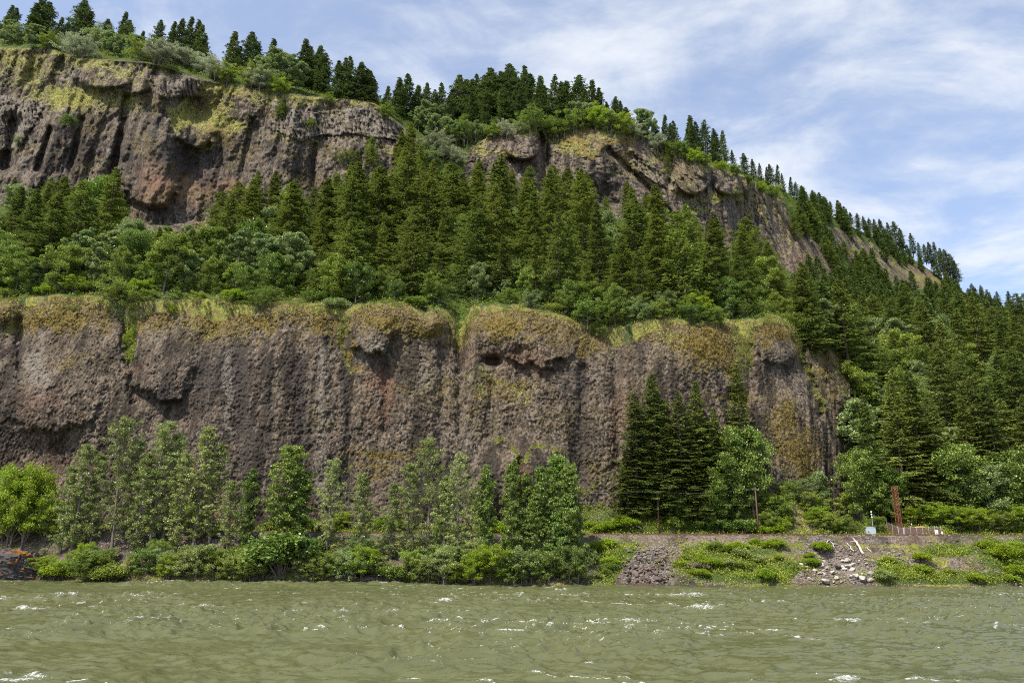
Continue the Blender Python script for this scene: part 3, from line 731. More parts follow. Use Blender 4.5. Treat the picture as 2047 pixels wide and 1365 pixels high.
SHB = {'mid': [shr('shrub', 700, 'leaf_mid'), shr('shrub', 701, 'leaf_mid', 1.9, 1.6)], 'pale': [shr('shrub', 702, 'leaf_pale'), shr('shrub', 703, 'leaf_pale', 1.9, 1.7)],
       'silver': [shr('shrub', 704, 'leaf_silver', 1.8, 1.6), shr('shrub', 705, 'leaf_silver', 1.5, 1.9)], 'lime': [shr('shrub', 706, 'leaf_lime', 1.7, 1.9, 5200, .18, 24)],
       'alder': [shr('shrub', 707, 'leaf_alder'), shr('shrub', 708, 'leaf_alder', 1.9, 2.1)], 'deep': [shr('shrub', 709, 'leaf_deep', 1.7, 2.1, 5200, .19, 24)],
       'dry': [shr('shrub', 710, 'dry', 1.8, 1.5, 1500, .16, 16)]}
# ------------------------------------------------------------------ setting: meshes
M['rock_low'] = rock_mat('basalt_lower', (.036, .030, .025), (.120, .086, .058), (.198, .162, .126), 1.5)
M['rock_up'] = rock_mat('basalt_upper', (.037, .031, .026), (.124, .090, .062), (.210, .175, .140), 1.0)
M['bank'] = rock_mat('bank_ground', (.07, .058, .052), (.16, .125, .088), (.22, .19, .165), 2.2, .6)

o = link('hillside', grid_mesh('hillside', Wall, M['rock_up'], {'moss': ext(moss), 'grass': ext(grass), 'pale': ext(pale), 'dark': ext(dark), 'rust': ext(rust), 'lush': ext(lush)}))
tag(o, kind='structure')
def le(a): a = np.broadcast_to(a, LPX.shape); return np.concatenate([a[:1], a, a[-1:]], 0)
o = link('cliff', grid_mesh('cliff', LWall, M['rock_low'], {'moss': le(lmoss), 'grass': le(lgrass), 'pale': le(lpale), 'dark': le(ldark), 'rust': le(lrust), 'lush': le(llush)}))
tag(o, kind='structure')
dryb = .75 * (fbm(BX / 9, BY / 3, 331) > .55) * bfront * (1 - rubble) * (1 - .8 * (BY > RY(BX) - 4.5))
dryb = np.maximum(dryb, .85 * blob(bpx, bpy_, 1240, 1095, 60, 12) + .8 * blob(bpx, bpy_, 1810, 1110, 50, 16) + .7 * blob(bpx, bpy_, 770, 1085, 80, 14) + .6 * blob(bpx, bpy_, 1400, 1085, 90, 8)) * bfront
sandy = np.where(bpy_ < 1068, .9 * blob(bpx, bpy_, 1605, 1030, 24, 40), 0)
wb = np.clip(bgreen - .4, 0, 1) * ((bpx > -80) & (bpx < 2120)) * (BZ > .2) * (1 - np.clip(dryb, 0, 1)) * (1 - np.clip(sandy * 1.2, 0, 1))
wb = wb * np.where(BY > RY(BX) + 2.6, 1.3, 1) * (np.abs(BY - RY(BX)) > 2.9)
wb = np.where(bfront & (BY > RY(BX) - 6), wb * .15, wb)
wgap = .15 + .85 * sstep(.42, .55, fbm(BX / 2.2, BY / 1.2, 447, 3))
for cx, cy, r1, r2, a in ((1290, 1098, 60, 9, 0), (1230, 1110, 50, 22, 1), (1210, 1150, 30, 20, .8), (1500, 1098, 60, 10, 1.2), (1430, 1120, 90, 30, 1.3), (1500, 1140, 120, 26, 1.2), (1900, 1100, 60, 12, 1.3), (1880, 1155, 260, 11, 1.6), (1790, 1140, 60, 26, 1.0), (2010, 1110, 60, 30, 1.2), (1650, 1140, 20, 20, .6)):
    wb = np.maximum(wb, 1.3 * a * blob(bpx, bpy_, cx, cy, r1, r2, 3) * bfront * (1 - .9 * (rubble > .5)))
o = link('river_bank', grid_mesh('river_bank', BP, M['bank'], {'moss': .5 * (fbm(BX / 5, BY / 5, 335) > .6) * bfront, 'grass': np.maximum(dryb, sandy), 'pale': .6 * rubble * blob(bpx, bpy_, 1690, 1140, 80, 40), 'dark': .5 * rubble * (bpx < 1500) + .8 * (BZ < .25), 'rust': .55 * blob(bpx, bpy_, 1605, 1030, 24, 40) + .3 * bfront * (fbm(BX / 6, BY / 3, 337) > .5), 'lush': np.clip(np.maximum(bgreen * .55, wb * .95) - sandy, 0, 1)}))
tag(o, kind='structure')

# ---- river water
ys = np.concatenate([np.linspace(-90, 24, 24), 25 * (185 / 25) ** np.linspace(0, 1, 760)])
cu = np.linspace(-1, 1, 900)
WYg = np.broadcast_to(ys[:, None], (len(ys), 900)).copy()
WXg = cu[None] * (np.maximum(ys, 10)[:, None] * .82 + 45) 
ridged = lambda x, y, s: np.clip(1 - np.abs(fbm(x, y, s, 2) - .5) * 4.4, 0, 1)
wx = WXg + (fbm(WXg / 11, WYg / 11, 401) - .5) * 8
wy = WYg + (fbm(WXg / 9, WYg / 9, 403) - .5) * 6
patch = sstep(.38, .62, fbm(WXg / 26, WYg / 16, 405, 3))
hh = (fbm(WXg / 16, WYg / 9, 406, 2) - .5) * .5
a1 = ridged(wx / 4.2, wy / 2.6, 407); a2 = ridged(wx / 1.7 + 5, wy / 1.1, 409); a3 = ridged(wx / .7, wy / .5, 411)
amp = .55 + .75 * patch
hh += amp * ((a1 ** 1.4) * .30 + (a2 ** 1.3) * .25 + (a3 ** 1.2) * .12)
near = sstep(-60, 0, WYg)
WZg = (hh - .35) * near - .02
# foam sits on the steepest crests, in loose patches
fpatch = sstep(.49, .62, fbm(WXg / 15 + 4, WYg / 7, 415, 3))
crest = a1 * .6 + a2 * .4
foam = .9 * fpatch * sstep(.72, .95, crest)
wpx, wpy = proj(np.stack([WXg, np.maximum(WYg, 5), WZg * 0], -1))
for cx, cy, r1, r2, s in ((60, 1216, 75, 5, 1), (195, 1213, 36, 5, .9), (690, 1228, 26, 4, .9), (600, 1209, 32, 3, 1), (395, 1214, 32, 3, .9), (880, 1204, 40, 3.5, 1), (1375, 1193, 45, 4, 1.2), (1400, 1215, 45, 4, 1), (1120, 1180, 24, 3, .9), (1675, 1193, 24, 3, .9),
                          (40, 1350, 75, 11, 1.1), (110, 1190, 60, 3, .7), (505, 1200, 22, 3, .9), (785, 1228, 22, 4, .7), (1300, 1243, 40, 4, .5), (960, 1270, 60, 5, .4), (450, 1235, 40, 4, .4), (130, 1238, 50, 5, .5), (1060, 1205, 60, 3, .6)):
    bl = s * blob(wpx, wpy, cx, cy, r1, r2)
    foam = np.maximum(foam, np.clip(bl * 1.0, 0, .82) * sstep(.45, .85, crest + .15 * a3)); WZg += .2 * bl * a2
foam = np.maximum(foam, .72 * sstep(.72, .95, a2) * sstep(.45, .9, a3) * patch)
foam = np.where(WYg < 20, 0, foam)
t = NT('river_water')
Pp = t.pos((1, 1.5, 1))
n1 = t.noise(1.6, 5, .65, Pp, .6); n2 = t.noise(6.5, 4, .6, Pp, .4); n3 = t.noise(.07, 3, .5, Pp)
nb = t.bump(n2, .12, .03); nb = t.bump(n1, .35, .16, nb)
silt = t.mix(n3, (.098, .101, .042), (.080, .090, .042))
b = t.n('ShaderNodeBsdfPrincipled'); t.l(silt, b.inputs['Base Color']); b.inputs['Roughness'].default_value = .10; b.inputs['IOR'].default_value = 1.33
t.l(nb, b.inputs['Normal'])
fo = t.bsdf((.52, .54, .52), .8, nb, .2)
fn = t.math('ADD', t.math('MULTIPLY', t.noise(3.5, 5, .75, t.pos((1, .7, 1)), .5), .6), t.math('MULTIPLY', t.noise(11, 3, .7, t.pos((1, .6, 1))), .6)); fn = t.math('ADD', t.math('MULTIPLY', t.math('SUBTRACT', fn, .6), 1.5), .5)
ff = t.ramp(t.math('ADD', fn, t.math('MULTIPLY', t.math('SUBTRACT', t.attr('foam'), 1.0), .55)), .24, .58)
ff = t.math('MULTIPLY', ff, t.ramp(t.attr('foam'), .02, .6, 0, .92))
mx = t.n('ShaderNodeMixShader'); t.l(ff, mx.inputs[0]); t.l(b.outputs[0], mx.inputs[1]); t.l(fo, mx.inputs[2])
M['water'] = t.done(mx.outputs[0])
o = link('water', grid_mesh('water', np.stack([WXg, WYg, WZg], -1), M['water'], {'foam': foam})); tag(o, kind='structure')

# ------------------------------------------------------------------ ground cover nobody could count
RNG = np.random.default_rng(77)
def scatter(P, w, n):
    a = P[:-1, :-1]; b = P[:-1, 1:]; c = P[1:, :-1]
    area = np.linalg.norm(np.cross(b - a, c - a), axis=-1)
    ww = np.clip(w[:-1, :-1], 0, None) * area; ww = ww.ravel(); ww /= ww.sum()
    idx = RNG.choice(ww.size, n, p=ww); i, j = np.unravel_index(idx, area.shape)
    u = RNG.uniform(0, 1, (n, 2)); nr = np.cross(b - a, c - a)[i, j]; nr /= np.linalg.norm(nr, axis=1)[:, None] + 1e-9
    return a[i, j] + (b - a)[i, j] * u[:, :1] + (c - a)[i, j] * u[:, 1:], nr
def clumps(P, w, n, k, rad, hgt, leaf, up=.6):
    q, nr = scatter(P, w, n)
    s = RNG.uniform(.5, 1.3, n)
    off = RNG.normal(size=(n, k, 3)); off /= np.linalg.norm(off, axis=2)[..., None]; off *= (RNG.uniform(0, 1, (n, k, 1)) ** .5)
    off[..., :2] *= rad; off[..., 2] = np.abs(off[..., 2]) * hgt
    c = (q[:, None] + off * s[:, None, None]).reshape(-1, 3)
    return leaves(RNG, c, leaf, up)
def blades(P, w, n, k, h, wid=.05, spread=.25):
    q, nr = scatter(P, w, n)
    o_ = q[:, None] + RNG.normal(0, spread, (n, k, 3)) * np.array([1, 1, .2])
    d = RNG.normal(0, .5, (n, k, 3)); d[..., 2] = 1; d += nr[:, None] * .3; d /= np.linalg.norm(d, axis=2)[..., None]
    L = h * RNG.uniform(.5, 1.3, (n, k, 1)); sd = np.cross(d, RNG.normal(size=(n, k, 3))); sd /= np.linalg.norm(sd, axis=2)[..., None]
    b0 = o_ - np.array([0, 0, .05])
    return np.stack([b0 - sd * wid, b0 + sd * wid, b0 + d * L], 2).reshape(-1, 3, 3)
inview = ((PX > -60) & (PX < 2110)).astype(float)
wu = np.clip(lush, 0, 1) * (1 - rock) * inview * (1 - sstep(350, 520, YY) * .7)
wu = wu * np.where(PY > upper_foot[None] - 10, 1, 1.6)
o = link('undergrowth', quads_mesh('undergrowth', clumps(Wf, wu * (1 + 2.5 * (1 - sstep(20, 60, ly[None] - PY))), 17000, 15, 1.5, 1.6, .5), M['leaf_under'])); tag(o, 'green undergrowth under the trees on the hillside', 'undergrowth', kind='stuff')
inl = ((LPX > -60) & (LPX < 1720)).astype(float)
g = np.concatenate([blades(Wf, np.clip(grass - .45, 0, 1) * inview, 9000, 5, .7, .07, .4), blades(lLW, np.clip(lgrass - .45, 0, 1) * inl, 9000, 6, .5, .045, .25), blades(BP, np.clip(np.maximum(dryb, sandy) - .3, 0, 1) * (np.abs(bpx - 1023) < 1100), 5000, 5, .4, .04, .25)])
o = link('grass', tris_mesh('grass', g, M['grass'])); tag(o, 'yellow green grass along the cliff lips and ledges', 'grass', kind='stuff')
o = link('moss', quads_mesh('moss', clumps(lLW, np.clip(lmoss - .45, 0, 1) * inl * (.2 + (fbm(ax / 2.5, az / 1.8, 431) > .5)), 11000, 5, .28, .16, .22, .5), M['moss'])); tag(o, 'golden brown moss cushions on the cliff face', 'moss', kind='stuff')
wb = wb * np.where(bfront, wgap, 1)
bl = np.concatenate([clumps(BP, wb, 14000, 12, .75, .8, .24, .5), clumps(BP, wb * (fbm(BX / 3, BY / 2, 441) > .52), 3200, 34, 1.25, 1.5, .26, .4)])
o = link('brambles', quads_mesh('brambles', bl, M['leaf_bramble'])); tag(o, 'bright green brambles and weeds covering the bank', 'brambles', kind='stuff')
# leaves trailing down the green gully of the cliff
gl = clumps(lLW, np.clip(llush - .35, 0, 1), 500, 16, .6, .5, .3, .4)
o = link('trailing_plants', quads_mesh('trailing_plants', gl, M['leaf_mid'])); tag(o, 'green plants trailing down the cleft in the cliff', 'plants', kind='stuff')

# ------------------------------------------------------------------ rocks
import bmesh
def rock_mesh(name, seed, mat, sub=2, cuts=9, sq=(1, .8, .65)):
    rng = np.random.default_rng(seed); bm = bmesh.new(); bmesh.ops.create_icosphere(bm, subdivisions=sub, radius=1.0)
    V = np.array([v.co for v in bm.verts])
    for k in range(cuts):
        n_ = rng.normal(size=3); n_ /= np.linalg.norm(n_); d = rng.uniform(.45, .8)
        h = V @ n_ - d; V -= np.clip(h, 0, None)[:, None] * n_
    V *= np.array(sq); V += rng.normal(0, .018 * (3 - min(sub, 2)), V.shape)
    if sub > 3: V *= (1 + (fbm(V[:, 0] * 3 + 5, V[:, 2] * 3 + V[:, 1] * 2, seed, 4) - .5)[:, None] * .3)
    for v, c in zip(bm.verts, V): v.co = c
    me = bpy.data.meshes.new(name); bm.to_mesh(me); bm.free(); me.materials.append(mat)
    return me
def stone_mat(name, a, b_, c_=None, thr=.5):
    t = NT(name); P = t.pos(obj=False); n = t.noise(1.6, 6, .7, P); nf = t.noise(7, 5, .7, P); col = t.mix(t.ramp(n, .3, .7), a, b_)
    if c_: col = t.mix(t.ramp(t.noise(.5, 5, .7, t.pos((1, 1, 1.6))), thr, thr + .06), col, t.mix(nf, c_, tuple(v * 1.9 for v in c_)))
    return t.done(t.bsdf(col, .9, t.bump(nf, .7, .08), .2))
M['st_dark'] = stone_mat('dark_stone', (.06, .043, .040), (.16, .12, .105))
M['st_light'] = stone_mat('light_stone', (.26, .23, .21), (.50, .46, .41))
M['st_grey'] = stone_mat('grey_stone', (.12, .10, .092), (.26, .23, .205))
M['st_boulder'] = stone_mat('mossy_boulder_stone', (.028, .026, .029), (.105, .098, .104), (.13, .055, .012), .53)
RK = {k: [rock_mesh('rock_' + k, 800 + i * 3 + len(k), M['st_' + k]) for i in range(5)] for k in ('dark', 'light', 'grey')}
bq = bank_px(38, 1146)
o = link('boulder', rock_mesh('boulder', 821, M['st_boulder'], 5, 10, (1, .7, .72))); o.location = at(36, 1136, 147.0); o.scale = (7.4, 5, 5.0); o.rotation_euler = (0, .16, .3)
tag(o, 'big dark boulder with orange lichen at the left end of the shore', 'boulder')
def place_rock(px, py, size, kind, label, group=None):
    q = bank_px(px, py); o = link('rock', RK[kind][RNG.integers(5)])
    o.location = q + np.array([0, -.1, size * .15]); s = size * .5
    o.scale = (s * RNG.uniform(.9, 1.3), s, s * RNG.uniform(.8, 1.2)); o.rotation_euler = tuple(RNG.uniform(-.4, .4, 2)) + (RNG.uniform(0, 6.28),)
    tag(o, label, 'rock', group)
for px, py, sz, kd, lb in ((1695, 1126, 1.5, 'light', 'pale rounded rock topping the light rubble below the driftwood'), (1703, 1132, 1.4, 'light', 'light brown angular rock just below the topmost pale rock'),
                           (1703, 1142, 1.4, 'light', 'tan blocky rock in the middle of the light rubble heap'), (1738, 1148, 1.3, 'light', 'squarish pale rock at the right end of the light rubble'),
                           (1723, 1161, 2.2, 'light', 'largest pale slab near the water in the light rubble'), (1710, 1153, 1.6, 'light', 'flat tan rock left of the largest pale slab'),
                           (1676, 1137, 1.9, 'grey', 'broad grey brown rock at the left of the light rubble'), (1740, 1162, 1.2, 'light', 'small pale rock right of the largest slab at the waterline'),
                           (1272, 1150, 2.0, 'dark', 'big tilted dark square block in the dark rubble heap'), (1310, 1148, 1.5, 'dark', 'dark reddish rock right of the tilted square block'),
                           (1300, 1140, 1.4, 'dark', 'dark rock above the tilted square block'), (1314, 1124, 1.2, 'dark', 'dark brown rock at the upper edge of dark rubble'),
                           (1290, 1163, 1.5, 'dark', 'dark wet rock at the waterline under the square block'), (1318, 1161, 1.6, 'dark', 'dark rock at the right foot of the dark rubble'),
                           (1255, 1161, 1.3, 'dark', 'dark rock at the left foot of the dark rubble'), (1652, 1168, 2.0, 'light', 'low pale rock lying in the water edge left of the rubble')):
    place_rock(px, py, sz, kd, lb)
for n_, (x0, x1, y0, y1), sz, kd, lb, gr in ((46, (1235, 1345, 1118, 1166), (.6, 1.2), 'dark', 'dark brown rock in the rubble heap below the railway', 'dark riprap rocks'),
                                            (34, (1250, 1335, 1090, 1120), (.5, .9), 'grey', 'grey rock in the upper part of the dark rubble heap', 'grey riprap rocks'),
                                            (48, (1600, 1750, 1120, 1167), (.5, 1.1), 'light', 'pale rock in the light rubble under the driftwood', 'pale riprap rocks'),
                                            (30, (1640, 1700, 1085, 1118), (.4, .8), 'grey', 'grey rock beside the white driftwood on the bank', 'grey bank rocks'),
                                            (20, (1757, 1838, 1100, 1132), (.4, .8), 'grey', 'grey rock on the bare slope below the fenced compound', 'slope rocks'),
                                            (12, (200, 330, 1068, 1090), (.5, .9), 'grey', 'grey rock on the embankment behind the riverside trees', 'embankment rocks')):
    for k in range(n_): place_rock(RNG.uniform(x0, x1), RNG.uniform(y0, y1), RNG.uniform(*sz), kd, lb, gr)
# loose rubble, too many stones to count
q, nr = scatter(BP, (rubble * bfront * (BZ > 0) + .04 * bfront + .12 * (np.abs(BY - RY(BX) + 3.6) < 1.2)) * ((bpx > 100) & (bpx < 2100)), 5200)
base = []
for i in range(3):
    m_ = rock_mesh('tmp', 900 + i, M['st_grey'], 1, 5); base.append((np.array([v.co for v in m_.vertices]), np.array([p.vertices[:] for p in m_.polygons]))); bpy.data.meshes.remove(m_)
VV = []; FF = []; nb_ = 0
for p in q:
    V_, F_ = base[RNG.integers(3)]; s = RNG.uniform(.10, .36); a = RNG.uniform(0, 6.28); ca, sa = math.cos(a), math.sin(a)
    R_ = np.array([[ca, -sa, 0], [sa, ca, 0], [0, 0, 1]]); VV.append((V_ * s) @ R_.T + p); FF.append(F_ + nb_); nb_ += len(V_)
o = link('rubble', raw_mesh('rubble', np.concatenate(VV), np.concatenate(FF), 3, M['st_grey'])); tag(o, 'loose grey stones and ballast strewn over the embankment', 'rubble', kind='stuff')

# ------------------------------------------------------------------ man-made things
M['rail'] = plain('rusty_rail', (.20, .085, .045), .6, .3, .3, 1.5)
M['wood_dark'] = plain('dark_wood', (.11, .065, .05), .9, 0, .3, 4)
M['wood_pale'] = plain('weathered_wood', (.44, .40, .355), .85, 0, .25, 3)
M['sleeper'] = plain('sleeper_wood', (.09, .07, .06), .9)
M['galv'] = plain('galvanised_metal', (.52, .56, .60), .45, .6, .12, 3, .5)
M['cab'] = plain('cabinet_paint', (.36, .41, .47), .5, .1, .08, 2, .4)
M['cabside'] = plain('cabinet_side_paint', (.42, .42, .38), .6, .0, .1, 2, .3)
M['red'] = plain('rusty_red_steel', (.20, .06, .045), .65, .1, .3, 3)
M['slat'] = plain('brown_fence_slats', (.15, .085, .075), .8, 0, .2, 3)
M['tan'] = plain('tan_paint', (.50, .33, .17), .75, 0, .12, 2)
M['tanroof'] = plain('tan_roofing', (.45, .30, .12), .8, 0, .12, 2)
M['white'] = plain('white_paint', (.78, .78, .76), .5, 0, .06, 2)
M['orange'] = plain('orange_plastic', (.75, .12, .05), .5, 0, .1, 3)
M['wire'] = plain('wire', (.30, .30, .31), .5, .4)
M['conc'] = plain('concrete', (.42, .39, .36), .9, 0, .2, .6)
M['glassins'] = plain('insulator', (.25, .33, .33), .3)

xs = np.arange(-225, 325, 4.0)
tr = empty('railway_track', (0, float(RY(0)), float(RZ(0))))
tag(tr, 'rusty railway track running along the embankment below the cliff', 'railway')
for off in (-.72, .72):
    mb = MB(); prof = [(-.035, .16), (.035, .16), (.035, .12), (.012, .11), (.012, .03), (.07, .0), (-.07, 0), (-.012, .03), (-.012, .11), (-.035, .12)]
    V = [(x, float(RY(x) - RY(0)) + off + a, float(RZ(x) - RZ(0)) + .17 + b_) for x in xs for a, b_ in prof]; n = len(prof)
    Fc = [(i * n + k, i * n + (k + 1) % n, (i + 1) * n + (k + 1) % n, (i + 1) * n + k) for i in range(len(xs) - 1) for k in range(n)]
    mb.add(V, Fc); mb.build('rail', M['rail'], tr)
mb = MB()
for x in np.arange(-224, 320, .62):
    y = float(RY(x) - RY(0)); z = float(RZ(x) - RZ(0)); mb.box(x - .12, x + .12, y - 1.3, y + 1.3, z + .02, z + .175)
o = mb.build('sleepers', M['sleeper'], tr); o['kind'] = 'stuff'

def foot(px, Y, py=1069):
    x = at(px, py, Y)[0]; return np.array([x, Y, bank_at(x, Y)])
poles = []
for px, Y, top, lb in ((97, 162.5, 951, 'weathered wooden pole half hidden behind the lime green shrub at left'), (1318, 162.5, 981, 'dark thin wooden pole standing before the tall conifers by the track'), (1517, 162.5, 974, 'tall wooden utility pole with white topped crossarm beside the conifers')):
    b0 = foot(px, Y); H = float(at(px, top, Y)[2] - b0[2]); e = empty('utility_pole', b0); tag(e, lb, 'utility pole', 'utility poles along the railway')
    MB().tube([(0, 0, -1.0), (0, 0, H * .5), (0, 0, H)], [.19, .16, .12], 10).build('pole', M['wood_dark'], e, True)
    arm = MB().box(-.75, .75, -.17, -.07, H - .55, H - .42).build('crossarm', M['wood_dark'], e)
    for xx in (-.65, -.3, .3, .65):
        MB().tube([(xx, -.12, H - .42), (xx, -.12, H - .36), (xx, -.12, H - .27), (xx, -.12, H - .24)], [.03, .05, .05, .02], 8).build('insulator', M['glassins'], arm)
    MB().tube([(-.45, -.12, H - .5), (0, -.14, H - 1.0)], .02, 5).build('brace', M['galv'], e)
    poles.append((b0, H))
e = foot(1511, 165.5); p2 = empty('wooden_post', e); H = float(at(1508, 990, 165.5)[2] - e[2]); tag(p2, 'short bare grey wooden post just left of the tall utility pole', 'post')
MB().tube([(0, 0, -.6), (0, 0, H)], [.10, .07], 8).build('post', M['wood_dark'], p2); MB().box(-.16, .16, -.06, .06, H - .3, H - .2).build('cleat', M['wood_pale'], p2)
for (pa, Ha), (pb, Hb), nmw in ((poles[0], poles[1], 'left'), (poles[1], poles[2], 'right')):
    for xx in (-.65, .65):
        a = pa + np.array([xx, -.12, Ha - .24]); b_ = pb + np.array([xx, -.12, Hb - .24]); sag = 1.6 if nmw == 'left' else .55
        pts = [a + (b_ - a) * t_ - np.array([0, 0, sag * 4 * t_ * (1 - t_)]) for t_ in np.linspace(0, 1, 24)]
        o = MB().tube(pts, .010, 4).build('overhead_wire', M['wire'])
        tag(o, 'thin wire strung between the two poles beside the tall conifers' if nmw == 'right' else 'thin wire running left from the dark pole behind the riverside trees', 'wire', 'overhead wires ' + nmw + ' span')
for px, lb in ((1320.5, 'small orange marker at the foot of the dark thin pole'), (1520.5, 'small orange marker at the foot of the tall utility pole')):
    b0 = foot(px, 161.2); e = empty('marker', b0); tag(e, lb, 'marker', 'orange pole markers')
    MB().tube([(0, 0, -.1), (0, 0, .75), (0, 0, .95)], [.16, .15, .06], 10).build('drum', M['orange'], e, True); MB().tube([(0, 0, .45), (0, 0, .55)], .165, 10).build('band', M['white'], e)

# silver cabinet and its mast
b0 = foot(1740, 163); e = empty('signal_cabinet', b0, -.22); tag(e, 'silver grey steel trackside cabinet with a low gabled roof', 'cabinet')
MB().box(-.95, .95, -.9, .9, -.3, 2.15).build('body', M['cab'], e)
rf = MB(); rf.add([(-1.05, -1, 2.15), (1.05, -1, 2.15), (1.05, 1, 2.15), (-1.05, 1, 2.15), (0, -1, 2.36), (0, 1, 2.36)], [(0, 1, 4), (2, 3, 5), (1, 2, 5, 4), (3, 0, 4, 5), (0, 3, 2, 1)]); rf.build('roof', M['cab'], e)
MB().box(-.96, -.953, -.85, .85, -.2, 2.1).build('side_panel', M['cabside'], e)
d = MB().box(-.8, .8, -.93, -.9, .1, 2.05).build('door', M['cab'], e); MB().box(.05, .25, -.99, -.93, .75, .95).build('handle', M['white'], d)
b0 = foot(1747, 164.6); e = empty('signal_mast', b0); H = float(at(1745, 1022, 164.6)[2] - b0[2]); tag(e, 'slim metal mast with three white balls behind the silver cabinet', 'mast')
MB().tube([(0, 0, -.5), (0, 0, H)], [.06, .04], 8).build('pole', M['galv'], e)
for k in range(3):
    z = H - .1 - k * .55; MB().tube([(0, 0, z - .17), (0, 0, z - .12), (0, 0, z), (0, 0, z + .12), (0, 0, z + .17)], [.05, .14, .18, .14, .05], 10).build('ball', M['white'], e, True)

# red lattice tower
b0 = foot(1800, 165); e = empty('lattice_tower', b0, .35); H = float(at(1790, 972, 165)[2] - b0[2]); w = .40
tag(e, 'red painted steel lattice tower rising out of the fenced compound', 'tower')
for sx in (-1, 1):
    for sy in (-1, 1): MB().tube([(sx * w, sy * w, -.4), (sx * w, sy * w, H)], .055, 6).build('leg', M['red'], e)
mb = MB(); nbay = 15; hs = H / nbay
for k in range(nbay):
    z0, z1 = k * hs, (k + 1) * hs
    for (ax_, ay), (bx_, by_) in (((-w, -w), (w, -w)), ((w, -w), (w, w)), ((w, w), (-w, w)), ((-w, w), (-w, -w))):
        mb.tube([(ax_, ay, z0), (bx_, by_, z1)], .022, 4); mb.tube([(bx_, by_, z0), (ax_, ay, z1)], .022, 4); mb.tube([(ax_, ay, z1), (bx_, by_, z1)], .022, 4)
mb.build('bracing', M['red'], e)
MB().tube([(0, -w, 0), (0, -w, H)], .04, 6).build('cable_run', M['rail'], e)

# fenced compound: fence, shed, beams, signs
def fence_run(e, a, b_, n, H=2.0):
    a = np.array(a, float); b_ = np.array(b_, float)
    mb = MB(); d = (b_ - a); L = np.linalg.norm(d); d /= L; nn = np.array([-d[1], d[0], 0])
    for k in range(int(L / .11)):
        p = a + d * (k + .5) * .11; c = [p - d * .045 - nn * .01, p + d * .045 - nn * .01, p + d * .045 + nn * .01, p - d * .045 + nn * .01]
        mb.add([tuple(v + np.array([0, 0, -.2])) for v in c] + [tuple(v + np.array([0, 0, H - .1])) for v in c], [(0, 3, 2, 1), (4, 5, 6, 7), (0, 1, 5, 4), (1, 2, 6, 5), (2, 3, 7, 6), (3, 0, 4, 7)])
    mb.build('slat_panel', M['slat'], e)
    MB().tube([a + np.array([0, 0, H]), b_ + np.array([0, 0, H])], .03, 6).build('top_rail', M['galv'], e)
    for k in range(n + 1):
        p = a + (b_ - a) * k / n - nn * .07
        MB().tube([p - np.array([0, 0, .4]), p + np.array([0, 0, H + .35])], .04, 6).build('post', M['galv'], e)
fl = foot(1797, 163.2); frr = foot(1882, 163.2); ll = foot(1776, 167.5)
e = empty('fence', fl); tag(e, 'brown slatted chain link fence with silver posts around the compound', 'fence')
fence_run(e, (0, 0, 0), tuple(frr - fl), 7); fence_run(e, tuple(ll - fl), (0, 0, 0), 2); fence_run(e, tuple(frr - fl), tuple(frr - fl + np.array([.4, 5.5, .1])), 3)
wp = MB().box(.9, 1.15, -.17, -.12, -.2, 2.1).build('gate_frame', M['galv'], e)
b0 = foot(1842, 166.5); e = empty('equipment_shed', b0); tag(e, 'tan equipment shed with a low pitched roof inside the fence', 'shed')
zt = float(at(1842, 1052, 166.5)[2] - b0[2])
MB().box(-1.7, 1.1, -1.1, 1.1, -.3, zt - .3).build('wall', M['tan'], e)
rf = MB(); rf.add([(-1.9, -1.3, zt - .3), (1.3, -1.3, zt - .3), (1.3, 1.3, zt - .3), (-1.9, 1.3, zt - .3), (-.2, -1.3, zt + .05), (-.2, 1.3, zt + .05)], [(0, 1, 4), (2, 3, 5), (1, 2, 5, 4), (3, 0, 4, 5), (0, 3, 2, 1)]); rf.build('roof', M['tanroof'], e)
MB().box(-.2, .6, -1.14, -1.1, 0, zt - .6).build('door', M['wood_pale'], e)
b0 = foot(1812, 165.8); e = empty('pipe_frame', b0); tag(e, 'low rusty pipe frame between the red tower and tan shed', 'pipe frame')
zt = float(at(1812, 1053, 165.8)[2] - b0[2])
MB().tube([(-1.0, 0, zt), (1.9, 0, zt)], .06, 6).build('crossbar', M['red'], e)
for xx, z2 in ((-.2, .55), (1.0, .55)): MB().tube([(xx, 0, -.3), (xx, 0, zt + z2)], .05, 6).build('post', M['red'], e)
b0 = foot(1825, 166.0); e = empty('lamp_post', b0); tag(e, 'small white lamp on a thin stem above the pipe frame', 'lamp')
zt = float(at(1825, 1048, 166)[2] - b0[2]); MB().tube([(0, 0, -.3), (0, 0, zt)], .025, 6).build('stem', M['galv'], e); MB().tube([(0, 0, zt - .05), (0, 0, zt + .08), (0, 0, zt + .2)], [.08, .13, .05], 8).build('lamp', M['white'], e, True)
e = empty('sign_board', foot(1871.5, 163.0) + np.array([0, -.25, 0])); tag(e, 'white notice board fixed on the brown fence near its right end', 'sign')
MB().box(-.34, .34, -.03, .0, .7, 1.55).build('panel', M['white'], e); MB().box(-.36, .36, 0, .03, .66, 1.59).build('backing', M['galv'], e)
e = empty('meter_box', foot(1884, 162.6)); tag(e, 'small white meter box with orange edge at the fence corner', 'meter box')
MB().box(-.17, .12, -.1, .1, .75, 1.45).build('box', M['white'], e); MB().box(.12, .2, -.09, .09, .8, 1.45).build('edge_strip', M['orange'], e); MB().tube([(0, 0, -.3), (0, 0, .75)], .04, 6).build('post', M['galv'], e)

